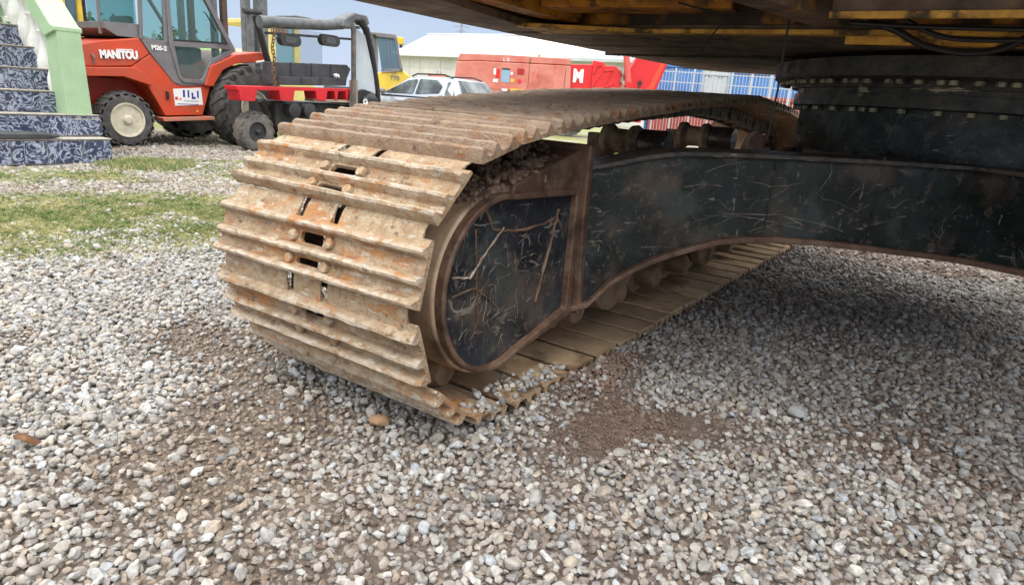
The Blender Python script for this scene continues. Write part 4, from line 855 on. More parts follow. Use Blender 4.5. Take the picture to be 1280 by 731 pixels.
# ================================================================== wheels
def wheel(parent, yc, zc, xface, depth, r, rr_, lugs=22, nm='wheel', hub_r=.06, ag=False, rim=rim_m, tm=None):
    tyre_m = tm or MATS['dusty black tyre']
    """wheel with its axle along X, outer face at xface"""
    t = part(MB().lathe([(-depth, rr_), (-depth, r * .80), (-depth * .9, r * .94), (-depth * .7, r * .985), (-depth * .3, r * .985), (-depth * .08, r * .94), (0, r * .80), (-.01, rr_ * 1.08), (-.03, rr_)], (xface, yc, zc), 'x', 40), 'wheel', tyre_m, parent)
    mb = MB()
    for i in range(lugs):
        a = 2 * PI * i / lugs
        for side in (0, 1):
            aa = a + (PI / lugs if side else 0)
            p = []
            x0, x1 = (-.01, -depth * .55) if side == 0 else (-depth + .01, -depth * .45)
            da = .5 * PI / lugs
            for (xx, ang, rad) in ((x0, aa, r * .80), (x0 - (0 if side else .0), aa, r * .95), (x1, aa + (.9 if ag else .25) * 2 * PI / lugs, r * 1.0)):
                p.append((xx, ang, rad))
            vs = []
            for xx, ang, rad in p:
                for w2, dr in ((-da, -.03 * r), (da, -.03 * r), (da * .8, .03 * r), (-da * .8, .03 * r)):
                    q = rad + dr; vs.append((xface + xx, yc + q * math.cos(ang + w2), zc + q * math.sin(ang + w2)))
            fs = [(0, 3, 2, 1), (8, 9, 10, 11)] + [(4 * s_ + q, 4 * s_ + (q + 1) % 4, 4 * s_ + 4 + (q + 1) % 4, 4 * s_ + 4 + q) for s_ in (0, 1) for q in range(4)]
            mb.add(vs, fs)
    part(mb, 'tread_lugs', tyre_m, t)
    part(MB().lathe([(-.02, rr_ * 1.07), (.004, rr_ * 1.05), (.0, rr_ * .95), (-.05, rr_ * .88), (-.07, rr_ * .7), (-.06, rr_ * .45), (-.03, rr_ * .32), (.0, rr_ * .28), (.02, rr_ * .2), (.03, 0)], (xface, yc, zc), 'x', 32), 'rim', rim, t)
    mb = MB()
    for i in range(8):
        a = 2 * PI * i / 8; mb.lathe([(-.065, .014), (-.04, .014), (-.038, .004)], (xface, yc + rr_ * .55 * math.cos(a), zc + rr_ * .55 * math.sin(a)), 'x', 6)
    part(mb, 'wheel_nuts', chain_m, t); return t

# ================================================================== orange telehandler / rough terrain forklift with lettering
MN = thing('rough_terrain_forklift', 'orange red rough terrain forklift with grey glazed cab and white lettering', 'forklift', (-9.6, 5.3, 0))
XF = -9.62
wheel(MN, 4.61, .365, -9.56, .28, .375, .215, 20)
fw_ = wheel(MN, 6.50, .60, -9.46, .46, .62, .24, 22, ag=True)
cw = Vector((-9.69 + 9.6, 6.50 - 5.3, .60)); Rz_ = Matrix.Rotation(R(4), 4, 'Z'); fw_.matrix_local = Matrix.Translation(cw) @ Rz_ @ Matrix.Translation(-cw)
wheel(MN, 4.75, .365, -11.05, .28, .375, .215, 20)
wheel(MN, 6.40, .585, -10.95, .44, .60, .235, 16, ag=True)
def S(poly, x0, x1, nm, m, par=MN, bev=.008, **k): return part(pz(poly, 'x', x0, x1), nm, m, par, bev, **k)
S([(4.0, 1.03), (4.05, 1.27), (4.37, 1.36), (4.88, 1.446), (5.007, 1.254), (4.745, 1.07), (4.25, 1.025)], -11.25, XF, 'hood', red_or, bev=.02)
S([(4.0, 1.022), (4.25, 1.022), (4.743, 1.062), (4.88, 1.0), (4.975, .83), (4.60, .93), (4.17, .905), (4.0, .905)], -11.30, XF + .06, 'rear_fender', red_or, bev=.012)
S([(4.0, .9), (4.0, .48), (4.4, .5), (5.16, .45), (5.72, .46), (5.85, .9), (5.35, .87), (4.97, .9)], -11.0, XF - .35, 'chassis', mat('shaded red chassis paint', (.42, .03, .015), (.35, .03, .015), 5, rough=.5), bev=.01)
S([(5.007, 1.25), (5.35, .872), (5.869, .878), (5.722, .456), (5.159, .433), (4.943, .82), (4.745, 1.066)], -11.2, XF, 'side_body', red_or, bev=.012)
S([(5.06, .409), (5.86, .443), (5.858, .395), (5.09, .359)], -9.9, XF + .09, 'step', red_pink, bev=.006)
ff = [(5.748, .88), (5.851, 1.165), (6.271, 1.364), (6.691, 1.436), (6.78, 1.40), (6.80, 1.29), (6.70, 1.29), (6.265, 1.231), (6.042, 1.118), (5.869, .872)]
S(ff, -11.2, XF + .07, 'front_fender', red_or, bev=.012)
# cab: frame of posts with glass panes, roof above the frame of the picture
def frame_ring(outer_, inner_, x0, x1, nm, m, par):
    n = len(outer_); vs = [(x0, *p) for p in outer_] + [(x0, *p) for p in inner_] + [(x1, *p) for p in outer_] + [(x1, *p) for p in inner_]; fs = []
    for i in range(n):
        j = (i + 1) % n; fs += [(i, j, n + j, n + i), (2 * n + i, 3 * n + i, 3 * n + j, 2 * n + j), (i, 2 * n + i, 2 * n + j, j), (n + i, n + j, 3 * n + j, 3 * n + i)]
    return part(MB().add(vs, fs), nm, m, par, .004, sharp=40)
for xs_ in (XF, -11.15):
    S([(4.88, 1.44), (5.007, 1.254), (5.304, .899), (5.43, .861), (5.731, .879), (5.80, .96), (5.46, .95), (5.385, 1.0), (5.34, 1.42), (4.90, 1.47)], xs_ - .05, xs_ + .012, 'cab_lower_panel', cab_grey, bev=.004)
frame_ring([(5.262, 1.42), (5.256, 2.25), (5.80, 2.25), (6.30, 1.415), (5.94, 1.215), (5.80, .935), (5.74, .905), (5.44, .905), (5.375, .97)], [(5.33, 1.46), (5.31, 2.18), (5.765, 2.18), (6.215, 1.425), (5.885, 1.245), (5.745, .985), (5.72, .96), (5.45, .96), (5.405, 1.0)], XF - .03, XF + .03, 'door_frame', cab_grey, MN)
S([(5.34, 1.385), (5.335, 1.47), (6.15, 1.52), (6.24, 1.43)], XF - .025, XF + .025, 'door_rail', cab_grey, bev=.003)
S([(5.316, 1.46), (5.30, 2.19), (5.78, 2.19), (6.15, 1.50)], XF - .006, XF, 'door_upper_pane', glass_t, bev=0)
S([(5.36, 1.40), (6.21, 1.42), (5.87, 1.23), (5.74, .97), (5.40, .965)], XF - .006, XF, 'door_lower_pane', glass_t, bev=0)
S([(4.94, 1.44), (4.945, 2.2), (5.24, 2.2), (5.245, 1.44)], XF - .006, XF, 'side_pane', glass_t, bev=0)
for a_, b_ in (((4.90, 1.44), (4.93, 2.25)), ((5.235, 1.42), (5.25, 2.25))):
    part(MB().tube([(XF, *a_), (XF, *b_)], .028, 6), 'cab_post', cab_grey, MN)
S([(5.30, 1.475), (5.30, 1.455), (6.18, 1.50), (6.17, 1.52)], XF + .012, XF + .028, 'pane_seal', black_p, bev=0)
S([(4.45, 1.52), (4.45, 1.60), (4.92, 1.62), (4.92, 1.44), (4.6, 1.44)], -11.1, XF - .02, 'cab_rear_sill', cab_grey, bev=.004)
S([(4.46, 1.60), (4.46, 2.2), (4.90, 2.2), (4.90, 1.62)], XF - .14, XF - .134, 'rear_side_pane', glass_t, bev=0)
S([(4.90, 1.55), (4.90, 2.2), (4.906, 2.2), (4.906, 1.55)], -11.1, XF - .1, 'rear_pane', glass_t, bev=0)
part(bx(-11.2, XF + .02, 4.4, 5.85, 2.25, 2.34), 'cab_roof', cab_grey, MN, .03)
part(MB().tube([(XF - .14, 4.45, 1.45), (XF - .14, 4.45, 2.25)], .022, 6), 'cab_post', cab_grey, MN)
part(MB().tube([(-11.15, 5.75, 2.25), (-11.15, 6.28, 1.42)], .03, 6), 'cab_post', cab_grey, MN)
part(bx(-10.7, -10.2, 5.0, 5.12, 1.1, 1.75).box(-10.7, -10.2, 5.0, 5.45, 1.0, 1.12), 'driver_seat', dark_m, MN, .04)
part(MB().lathe([(-.012, .14), (0, .155), (.012, .14)], (-10.45, 5.72, 1.62), 'y', 20).tube([(-10.45, 5.72, 1.62), (-10.45, 5.95, 1.2)], .02, 6).tube([(-10.58, 5.72, 1.62), (-10.32, 5.72, 1.62)], .012, 5), 'steering_wheel', dark_m, MN)
part(bx(-10.8, -10.1, 5.85, 6.05, .95, 1.42), 'dashboard', dark_m, MN, .03)
part(MB().tube([(XF + .04, 6.0, 1.49), (XF + .06, 6.02, 1.49), (XF + .06, 6.13, 1.495), (XF + .04, 6.15, 1.495)], .009, 6), 'door_handle', black_p, MN)
part(MB().tube([(XF + .03, 5.80, 1.90), (XF + .06, 5.82, 1.88), (XF + .06, 5.95, 1.68), (XF + .03, 5.97, 1.66)], .010, 6), 'grab_handle', black_p, MN)
RT = (PI / 2, 0, PI / 2)
put_text('MANITOU', .135, white_p, MN, (XF + .014, 4.345, 1.145), RT, bold=.008, sx=.78); 
for c in [c for c in COL.objects if c.name == 'lettering']: c.rotation_euler = (PI / 2, 0, PI / 2); c.rotation_euler.rotate_axis('Z', .06)
part(pz([(4.56, 1.262), (4.77, 1.276), (4.77, 1.288), (4.56, 1.274)], 'x', XF + .001, XF + .014), 'lettering_bar', white_p, MN)
put_text('M26-2', .082, white_p, MN, (XF + .014, 5.02, 1.315), RT, bold=.003, sx=1.0)
sk_ = S([(5.291, .808), (5.712, .847), (5.731, .604), (5.306, .577)], XF + .0005, XF + .006, 'sticker', white_p, bev=0)
for (a_, b_, c_, d_, m_) in ((5.43, 5.46, .70, .80, blue_p), (5.50, 5.525, .70, .80, blue_p), (5.56, 5.62, .68, .71, blue_p), (5.56, 5.585, .70, .77, blue_p), (5.645, 5.67, .70, .80, blue_p), (5.31, 5.35, .66, .70, redd_p), (5.37, 5.40, .66, .68, redd_p), (5.44, 5.66, .645, .655, mat('grey decal', (.35, .35, .4))), (5.34, 5.66, .60, .608, blue_p)):
    part(pz([(a_, c_), (b_, c_ + .003), (b_, d_ + .003), (a_, d_)], 'x', XF + .0062, XF + .009), 'logo_block', m_, sk_)
part(bx(XF + .001, XF + .03, 5.18, 5.215, .66, .77), 'latch', black_p, MN, .004)
part(MB().tube([(XF + .01, 4.265, 1.06), (XF + .03, 4.265, 1.14), (XF + .01, 4.25, 1.18)], .012, 6), 'hood_latch', cab_grey, MN)
S([(5.62, .50), (5.66, .50), (5.64, .535)], XF + .001, XF + .004, 'warning_decal', yel_m, bev=0)
for xa in (-9.95, -10.85):
    part(bx(xa - .05, xa + .05, 6.14, 6.22, .4, 3.0), 'mast_rail', mast_m, MN, .01); part(bx(xa - .04, xa + .06, 6.30, 6.38, .4, 3.0), 'mast_rail', mast_rust, MN, .01)
part(MB().tube([(-10.05, 6.27, .5), (-10.05, 6.27, 2.9)], .03, 10), 'lift_cylinder', mast_m, MN)
part(bx(-10.9, -9.9, 6.38, 6.46, .5, .95), 'fork_carriage', dark_m, MN, .01)
part(MB().tube([(XF + .07, 6.78, 1.33), (XF + .09, 6.72, 1.30), (XF + .09, 6.60, 1.28)], .018, 8), 'work_lamp_pipe', white_p, MN)
part(bx(-10.8, -9.9, 4.5, 6.5, .42, .62), 'axle_frame', dark_m, MN, .02)

# ================================================================== charcoal industrial forklift with pallet
FL = thing('open_forklift', 'charcoal open forklift with black crate and red pallet against its back', 'forklift', (-8.9, 7.2, 0))
X0 = -8.65
ML = thing('lift_mast', 'grey steel lift mast standing between the orange forklift and the charcoal one', 'lift mast', (-11.5, 8.0, 0))
part(bx(-11.6, -11.42, 8.0, 8.19, .3, 3.0), 'mast_rail', mast_m, ML, .012)
part(bx(-11.7, -11.55, 7.80, 7.92, .3, 2.9), 'mast_rail', mast_m, ML, .012)
part(MB().tube([(-11.5, 7.86, .5), (-11.5, 7.86, 2.25)], .07, 12), 'lift_cylinder', mast_m, ML)
part(MB().tube([(-11.45, 7.70, 2.2), (-11.45, 8.05, 2.22)], .05, 8), 'chain_pulley', dark_m, ML)
part(bx(-11.9, -11.4, 7.66, 8.19, .3, .5), 'cross_member', dark_m, ML, .01)
part(MB().tube([(X0, 6.06, 1.80), (X0, 6.3, 1.82), (X0, 7.2, 1.90), (X0, 7.55, 1.95)], [.085, .085, .08, .075], 12), 'overhead_bar', guard_m, FL)
part(MB().prism([(7.45, 1.90), (7.5, 2.03), (7.72, 2.15), (7.98, 2.14), (8.04, 2.02), (7.98, 1.98), (7.9, 2.06), (7.72, 2.03), (7.68, 1.90)], 'x', X0 - .16, X0 + .12), 'overhead_corner', guard_m, FL, .03)
part(bx(X0 - .5, X0 - .02, 6.7, 7.95, 1.93, 1.97), 'overhead_roof', guard_m, FL, .01)
part(MB().tube([(X0 + .10, 7.66, 1.98), (X0 + .10, 7.70, 1.88), (X0 + .10, 7.71, .70)], [.045, .04, .04], 8), 'rear_post', mat('worn post', (.16, .13, .11), (.08, .07, .065), 9, rough=.7), FL)
part(MB().tube([(X0 - .05, 7.95, 2.06), (X0 - .05, 8.10, 1.95), (X0 - .05, 8.22, 1.65), (X0 - .05, 8.36, 1.1), (X0 - .05, 8.42, .7)], [.05, .06, .05, .045, .045], 10), 'bent_pillar', black_p, FL)
part(MB().tube([(X0 - .8, 6.55, 1.95), (X0 - .75, 6.75, 1.2)], .05, 8), 'front_pillar', black_p, FL)
part(MB().tube([(X0, 6.15, 1.665), (X0, 7.76, 1.755)], .018, 6), 'lamp_bar', dark_m, FL)
for yy, zz in ((6.55, 1.61), (7.29, 1.685)):
    l_ = part(MB().add(*(lambda V_: (V_, [tuple(range(16))[::-1], tuple(range(16, 32))] + [(i, (i + 1) % 16, 16 + (i + 1) % 16, 16 + i) for i in range(16)]))(
        [(X0 + xx, yy + (.10 if math.cos(t) > 0 else -.10) + .085 * math.cos(t), zz + .085 * math.sin(t)) for xx in (-.05, .05) for t in [2 * PI * (i + .5) / 16 for i in range(16)]])), 'headlight', dark_m, FL, .006)
    part(bx(X0 + .0505, X0 + .054, yy - .10, yy + .10, zz - .045, zz + .045), 'lens', mat('lamp lens', (.10, .095, .09), (.05, .05, .05), 30, rough=.15), l_)
part(bx(X0 - .72, X0 - .714, 6.85, 7.75, 1.15, 1.85), 'windshield', glass('clear plastic', (.93, .95, .97), .08, .85), FL)
part(pz([(7.86, .95), (7.88, 1.93), (8.08, 1.85), (8.28, 1.25), (8.33, .95)], 'x', X0 - .05, X0 - .044), 'side_sheet', sheet_m, FL)
part(bx(X0 - .85, X0 - .15, 6.4, 8.3, .35, .74), 'chassis', dark_m, FL, .03); part(bx(X0 - .85, X0 - .2, 7.85, 8.35, .74, 1.02), 'engine_cover', black_p, FL, .05)
part(MB().lathe([(-.1, .03), (-.1, .17), (-.05, .2), (.0, .19), (.0, .10), (-.02, .03)], (X0 + .05, 8.0, .80), 'x', 20), 'black_hub', black_p, FL)
part(MB().blob((X0 - .1, 8.12, .83), .2, (1, 1.2, .8), 3, 14, .08), 'seat', black_p, FL, sharp=60)
part(MB().lathe([(0, .0), (.0, .05), (.01, .055), (.0, .02)], (X0 + .08, 7.98, .80), 'x', 14), 'hub_disc', white_p, FL)
wheel(FL, 6.02, .29, X0 - .05, .22, .29, .13, 14, ag=True, rim=dark_m, tm=mat('dusty grey brown tyre', (.17, .15, .13), (.10, .09, .08), 9, rough=.9))
wheel(FL, 8.05, .34, X0 - .0, .26, .34, .17, 14, rim=rim_m)
for yy in (6.62, 6.9): part(MB().lathe([(-.12, .05), (-.12, .10), (.04, .11), (.06, .06)], (X0 - .02, yy, .62), 'x', 16), 'counterweight_boss', dark_m, FL)
part(MB().tube([(X0 - .3, 6.25, .73), (X0 - .3, 6.5, .35)], .06, 8), 'tilt_arm', dark_m, FL)
# wooden post stub by the pallet
o = part(bx(X0 + .0, X0 + .08, 7.70, 7.82, .0, 1.13), 'wooden_stake', wood_m, bevel=.005); tag(o, 'weathered wooden stake standing at the right end of the red pallet', 'stake')
# pallet
PA = thing('red_pallet', 'bright red plastic pallet standing under the black crate at the forklift', 'pallet', (X0 + .3, 6.7, .75))
XA, XB = X0 - .26, X0 + .05
part(pz([(5.64, .86), (7.68, .95), (7.68, .99), (5.64, .915)], 'x', XA, XB), 'pallet_deck', pallet_m, PA, .006)
for (a_, b_) in ((5.66, 5.95), (6.32, 6.60), (6.98, 7.22), (7.35, 7.44), (7.58, 7.66)):
    z_ = .86 + (a_ - 5.64) * .044
    S([(a_, z_ + .01), (b_, z_ + .02), (b_ - .03, z_ - .14), (a_ + .03, z_ - .14)], XA + .02, XB - .0, 'pallet_foot', pallet_m, PA, .008)
S([(7.0, .80), (7.68, .81), (7.68, .77), (7.0, .76)], XA + .02, XB - .02, 'pallet_skid', pallet_w, PA, .004)
CRT = thing('black_crate', 'dirty black ribbed plastic crate standing on the red pallet', 'crate', (X0 + .4, 7, .95))
S([(6.22, .965), (6.22, 1.07), (6.24, 1.28), (7.72, 1.36), (7.80, 1.30), (7.72, 1.14), (7.70, 1.03)], XA + .05, XB - .12, 'crate_wall', crate_m, CRT, .012)
S([(6.35, .968), (6.35, 1.09), (7.6, 1.145), (7.62, 1.03)], XB - .13, XB - .04, 'crate_lip', crate_m, CRT, .01)
for yy in (6.62, 7.0, 7.38): S([(yy, 1.08 + (yy - 6.2) * .04), (yy, 1.29 + (yy - 6.2) * .045), (yy + .02, 1.29 + (yy - 6.2) * .045), (yy + .02, 1.08 + (yy - 6.2) * .04)], XB - .122, XB - .105, 'crate_rib', crate_m, CRT, .004)
for yy in (6.75, 7.1, 7.45): S([(yy, .98 + (yy - 6.2) * .04), (yy, 1.10 + (yy - 6.2) * .045), (yy + .015, 1.10 + (yy - 6.2) * .045), (yy + .015, .98 + (yy - 6.2) * .04)], XB - .045, XB - .03, 'crate_rib', crate_m, CRT, .003)
o = part(MB().blob((0, 0, 0), .05, (1, 1.3, .7), 9, 8, .2), 'crumpled_paper', white_p, sharp=20); o.location = (XB - .085, 7.47, 1.17); tag(o, 'small crumpled white paper on the ledge of the black crate', 'paper')
CH = thing('rusty_chain', 'rusty chain hanging from the forklift lamp bar beside the mast', 'chain', (X0 + .16, 6.16, 1.7))
lk = [(.022 * math.cos(t), .034 * math.sin(t)) for t in np.linspace(0, 2 * PI, 13)]
LKm = MB().tube([(0, a_, b_) for a_, b_ in lk], .008, 5, False).mesh('link', chain_m)
for i in range(16):
    o = inst('link', LKm, CH, (X0 + .16, 6.16 + .015 * math.sin(i), 1.70 - i * .048)); o.rotation_euler = (0, 0, (i % 2) * PI / 2)
for i in range(5):
    o = inst('link', LKm, CH, (X0 + .16, 6.2 + i * .045, 1.71)); o.rotation_euler = (PI / 2, 0, 0)

# yellow machine behind the staircase and behind the forklifts
YB = thing('yellow_cab_frame', 'yellow framed machine cab partly hidden between the staircase and the orange forklift', 'machine', (-13, 5.5, 0))
for a_, b_ in (((5.34, 2.3), (5.37, 1.0)), ((5.60, 2.3), (5.62, 1.0))): S([(a_[0], a_[1]), (b_[0], b_[1]), (b_[0] + .07, b_[1]), (a_[0] + .07, a_[1])], -13.1, -13, 'yellow_post', yel_m, YB, .01)
S([(5.70, 2.3), (5.70, .9), (5.74, .9), (5.74, 2.3)], -13.1, -13.02, 'black_post', black_p, YB, .004)
S([(4.6, .3), (4.6, 1.0), (6.4, 1.0), (6.4, .3)], -14.5, -13.1, 'base_frame', yel_m, YB, .02)
S([(5.41, 1.0), (5.41, 2.3), (5.60, 2.3), (5.60, 1.0)], -13.06, -13.055, 'pane', glass_b, YB, 0)
S([(4.6, 2.3), (4.6, 2.4), (6.4, 2.4), (6.4, 2.3)], -14.5, -13.0, 'cab_roof', yel_m, YB, .02)
YG = thing('yellow_telehandler', 'pale yellow machine with teal glazed cab standing behind the charcoal forklift mast', 'machine', (-14, 9.2, 0))
S([(8.6, .5), (8.5, 1.45), (8.75, 1.62), (9.0, 1.6), (9.3, 1.3), (10.5, 1.3), (10.6, .5)], -15, -13.0, 'body', yel_pale, YG, .03)
for yy in (9.36, 10.0): S([(yy, 1.3), (yy, 2.2), (yy + .13, 2.2), (yy + .16, 1.3)], -13.1, -13, 'cab_post', yel_pale, YG, .01)
S([(9.4, 1.3), (9.4, 2.2), (10.05, 2.2), (10.1, 1.3)], -13.06, -13.05, 'pane', glass_t, YG, 0)
S([(9.3, 2.2), (9.3, 2.3), (10.2, 2.3), (10.2, 2.2)], -15, -12.95, 'cab_roof', yel_pale, YG, .02)

def turned(name, label, cat, az, d, **k):
    a = R(az); return thing(name, label, cat, (d * math.sin(a), d * math.cos(a), 0), -a, **k)
def F(par, poly, y0, y1, nm, m, bev=.01, **k): return part(pz(poly, 'y', y0, y1), nm, m, par, bev, **k)
# yellow loader with a big window (az -43, d 19)
YL = turned('yellow_loader', 'yellow loader with tall teal cab window and amber lamp, behind the silver car', 'loader', -43, 19)
F(YL, [(-.35, .4), (-.17, 1.43), (-.34, 1.56), (-.93, 1.48), (-1.3, 1.4), (-1.4, .4)], .05, 1.8, 'body', yel_m, .04)
F(YL, [(-1.09, 2.43), (-.55, 2.42), (-.355, 1.55), (-.42, 1.54), (-.60, 2.35), (-1.05, 2.36)], .0, .08, 'window_frame', cab_grey, .01)
F(YL, [(-.93, 1.49), (-.36, 1.56), (-.36, 1.62), (-.93, 1.55)], 0, .08, 'window_sill', cab_grey, .006)
F(YL, [(-1.05, 2.36), (-.58, 2.37), (-.42, 1.61), (-.92, 1.54)], .04, .046, 'pane', glass_b, 0)
F(YL, [(-.78, 2.36), (-.76, 2.36), (-.70, 1.60), (-.72, 1.60)], .02, .06, 'window_bar', cab_grey, 0)
F(YL, [(-1.1, 2.37), (-1.1, 1.5), (-1.25, 1.5), (-1.2, 2.37)], .1, 1.6, 'cab', cab_grey, .03)
F(YL, [(-1.25, 2.40), (-.56, 2.40), (-.56, 2.46), (-1.25, 2.47)], .0, 1.6, 'cab_roof', cab_grey, .02)
F(YL, [(-.54, 2.40), (-.35, 2.39), (-.34, 2.21), (-.50, 2.22)], -.03, .14, 'lamp_housing', yel_m, .02)
part(MB().lathe([(0, .03), (.04, .045), (.08, .03)], (-.42, .0, 2.13), 'z', 10), 'lamp', black_p, YL)
put_text('T70', .16, cab_grey, YL, (-.70, .035, 1.30), (PI / 2, 0, 0), bold=.003)
put_text('N C', .07, cab_grey, YL, (-.66, .035, 1.46), (PI / 2, 0, 0), bold=.002)
for xx in (-.7, -2.2): part(MB().lathe([(-.2, .2), (-.2, .42), (-.1, .45), (.1, .45), (.2, .42), (.2, .2)], (xx, .3, .45), 'y', 24), 'wheel', tyre_m, YL)

# silver hatchback
CAR = turned('parked_car', 'silver hatchback car with roof rails parked behind the tracks', 'car', -39, 15)
CAR.rotation_euler = (0, 0, R(39 - 38))
# local frame: x to the right (rear of the car at +x), y away
CAR.location.x -= .43; CAR.location.y -= .20
def loft(sections, name, m, par, bev=.02, sharp=50):
    mb = MB(); n = len(sections[0]); vs = [p for s_ in sections for p in s_]; fs = [tuple(range(n)), tuple(range((len(sections) - 1) * n, len(sections) * n))[::-1]]
    for i in range(len(sections) - 1):
        for k in range(n): fs.append((i * n + k, i * n + (k + 1) % n, (i + 1) * n + (k + 1) % n, (i + 1) * n + k))
    mb.add(vs, fs); return part(mb, name, m, par, bev, sharp=sharp)
def csec(x, z0, z1, hw, y0=.8): # rounded box section
    return [(x, y0 - hw, z0 + .1), (x, y0 - hw * 1.02, (z0 + z1) / 2), (x, y0 - hw * .96, z1 - .06), (x, y0 - hw * .86, z1), (x, y0 + hw * .86, z1), (x, y0 + hw * .96, z1 - .06), (x, y0 + hw * 1.02, (z0 + z1) / 2), (x, y0 + hw, z0 + .1), (x, y0 + hw * .8, z0), (x, y0 - hw * .8, z0)]
cbody = loft([csec(-3.35, .35, .62, .62), csec(-3.2, .25, .74, .74), csec(-2.6, .2, .86, .79), csec(-1.9, .2, .93, .80), csec(-.8, .2, .95, .80), csec(.1, .2, .99, .80), csec(.42, .24, 1.0, .77), csec(.52, .32, .92, .70)], 'body', silver_m, CAR, .0)
gh = lambda x, z, hw0, hw1: [(x, .8 - hw0, .93), (x, .8 - hw1, z - .05), (x, .8 - hw1 * .88, z), (x, .8 + hw1 * .88, z), (x, .8 + hw1, z - .05), (x, .8 + hw0, .93)]
def ghx(xb, xt, z, hw0, hw1): return [(xb, .8 - hw0, .93), (xt, .8 - hw1, z - .05), (xt, .8 - hw1 * .88, z), (xt, .8 + hw1 * .88, z), (xt, .8 + hw1, z - .05), (xb, .8 + hw0, .93)]
loft([ghx(-2.0, -1.95, .96, .74, .70), ghx(-1.9, -1.25, 1.32, .77, .62), ghx(-1.0, -.85, 1.385, .78, .62), ghx(-.3, -.3, 1.39, .78, .62), ghx(.25, .12, 1.35, .77, .61), ghx(.47, .20, 1.30, .73, .58)], 'greenhouse', silver_m, CAR, .0)
def side_pane(poly, nm, m=glass_d):
    # panes on the leaning side: y from z
    f = lambda z: .8 - (.785 - (z - .93) / .41 * .155) - .012
    vs = [(x, f(z), z) for x, z in poly] + [(x, f(z) + .01, z) for x, z in poly]; n = len(poly)
    return part(MB().add(vs, [tuple(range(n)), tuple(range(2 * n - 1, n - 1, -1))] + [(i, (i + 1) % n, n + (i + 1) % n, n + i) for i in range(n)]), nm, m, CAR)
dkg = mat('dark glass backing', (.02, .025, .03), (.12, .15, .15), 2.5, .4, .6, .08)
side_pane([(-1.78, .98), (-1.15, 1.27), (-.88, 1.31), (-.92, .99)], 'front_window', dkg)
side_pane([(-.84, .99), (-.80, 1.315), (-.30, 1.31), (-.13, 1.20), (-.18, 1.04)], 'rear_window', dkg)
part(MB().add([(.30, .12, .99), (.12, .22, 1.30), (.19, .30, 1.33), (.50, .22, 1.03), (.50, 1.38, 1.03), (.19, 1.30, 1.33), (.235, .3, 1.33), (.54, .22, 1.02)], [(0, 1, 2, 3), (2, 5, 4, 3), (0, 3, 7), (2, 6, 7, 3)]), 'tailgate_window', dkg, CAR)
part(MB().add([(.0, .045, 1.0), (.02, .14, 1.28), (.11, .21, 1.30), (.27, .06, .99)], [(0, 1, 2, 3)]).add([(.0, .055, 1.0), (.02, .15, 1.28), (.11, .22, 1.30), (.27, .07, .99)], [(0, 3, 2, 1)]), 'quarter_window', dkg, CAR)
for yy in (.27, 1.33): part(MB().tube([(-1.15, yy, 1.37), (-1.0, yy, 1.425), (-.2, yy, 1.435), (.05, yy, 1.37)], .018, 6), 'roof_rail', black_p, CAR)
part(MB().blob((-1.72, -.10, 1.0), .085, (.8, 1, .8), 5, 12, .03), 'mirror', cab_grey, CAR, sharp=60)
part(MB().blob((.30, .055, .93), .07, (1.7, .6, .8), 6, 12, .05), 'tail_lamp', lamp_red, CAR, sharp=60)
for xx in (-2.65, -.2):
    for yy, s_ in ((.0, 1), (1.6, -1)):
        w2 = part(MB().lathe([(-.09, .17), (-.09, .27), (-.05, .30), (.05, .30), (.09, .27), (.09, .17)], (xx, yy + .09 * s_, .30), 'y', 24), 'wheel', tyre_m, CAR)
        part(MB().lathe([(-.02, .17), (.02, .16), (.02, 0)], (xx, yy + .02 * s_, .30), 'y', 20), 'rim', cab_grey, w2)

# red crane (az -30.5, d 22)
CR = turned('red_mobile_crane', 'sun faded red mobile crane with bright red boom lettered in white', 'crane', -30.5, 22)
F(CR, [(-3.64, 1.42), (-3.58, 2.06), (-2.95, 2.12), (.06, 2.17), (.10, 1.44), (-.9, 1.30), (-2.2, 1.27), (-2.75, 1.36)], .0, 2.2, 'engine_housing', crane_faded, .03)
F(CR, [(-3.56, 2.08), (-3.50, 2.32), (-2.0, 2.37), (.02, 2.39), (.06, 2.19), (-2.95, 2.13)], .04, 2.2, 'engine_hood', crane_faded, .03)
F(CR, [(-3.64, 1.30), (-3.64, 1.40), (-2.75, 1.34), (-2.2, 1.25), (-.9, 1.28), (-.9, 1.20), (-3.0, 1.20)], -.02, 2.2, 'bumper', crane_faded, .01)
F(CR, [(-3.3, .7), (-3.3, 1.22), (.2, 1.22), (.2, .7)], .3, 2.0, 'chassis', dark_m, .03)
for (a_, b_, c_, d_, m_) in ((-2.38, -2.30, 1.75, 1.93, white_p), (-2.38, -2.22, 1.52, 1.62, white_p), (-2.29, -2.18, 1.65, 1.93, crane_red), (-2.12, -1.86, 1.54, 1.93, mat('pale blue grey decal', (.25, .38, .52))), (-2.12, -1.86, 1.91, 1.96, black_p), (-1.83, -1.76, 1.78, 1.86, white_p), (-2.08, -1.9, 1.27, 1.34, white_p), (-1.80, -1.30, 1.26, 1.36, yel_m), (-1.62, -1.40, 1.80, 1.98, mat('dark red decal', (.35, .02, .02))), (-1.82, -1.70, 1.56, 1.66, yel_m)):
    F(CR, [(a_, c_), (b_, c_), (b_, d_), (a_, d_)], -.022 if d_ < 1.4 else -.008, .004, 'decal', m_, 0)
F(CR, [(-1.6, 1.60), (-1.53, 1.68), (-1.46, 1.60), (-1.53, 1.52)], -.008, .002, 'warning_decal', crane_red, 0)
for i in range(9):
    x = -1.28 + i * .095; F(CR, [(x, 1.48), (x + .30 - max(0, (i - 5)) * .08, 1.88 - max(0, (i - 5)) * .1), (x + .33 - max(0, (i - 5)) * .08, 1.88 - max(0, (i - 5)) * .1), (x + .03, 1.48)], -.012, .003, 'louvre', crane_faded, .003)
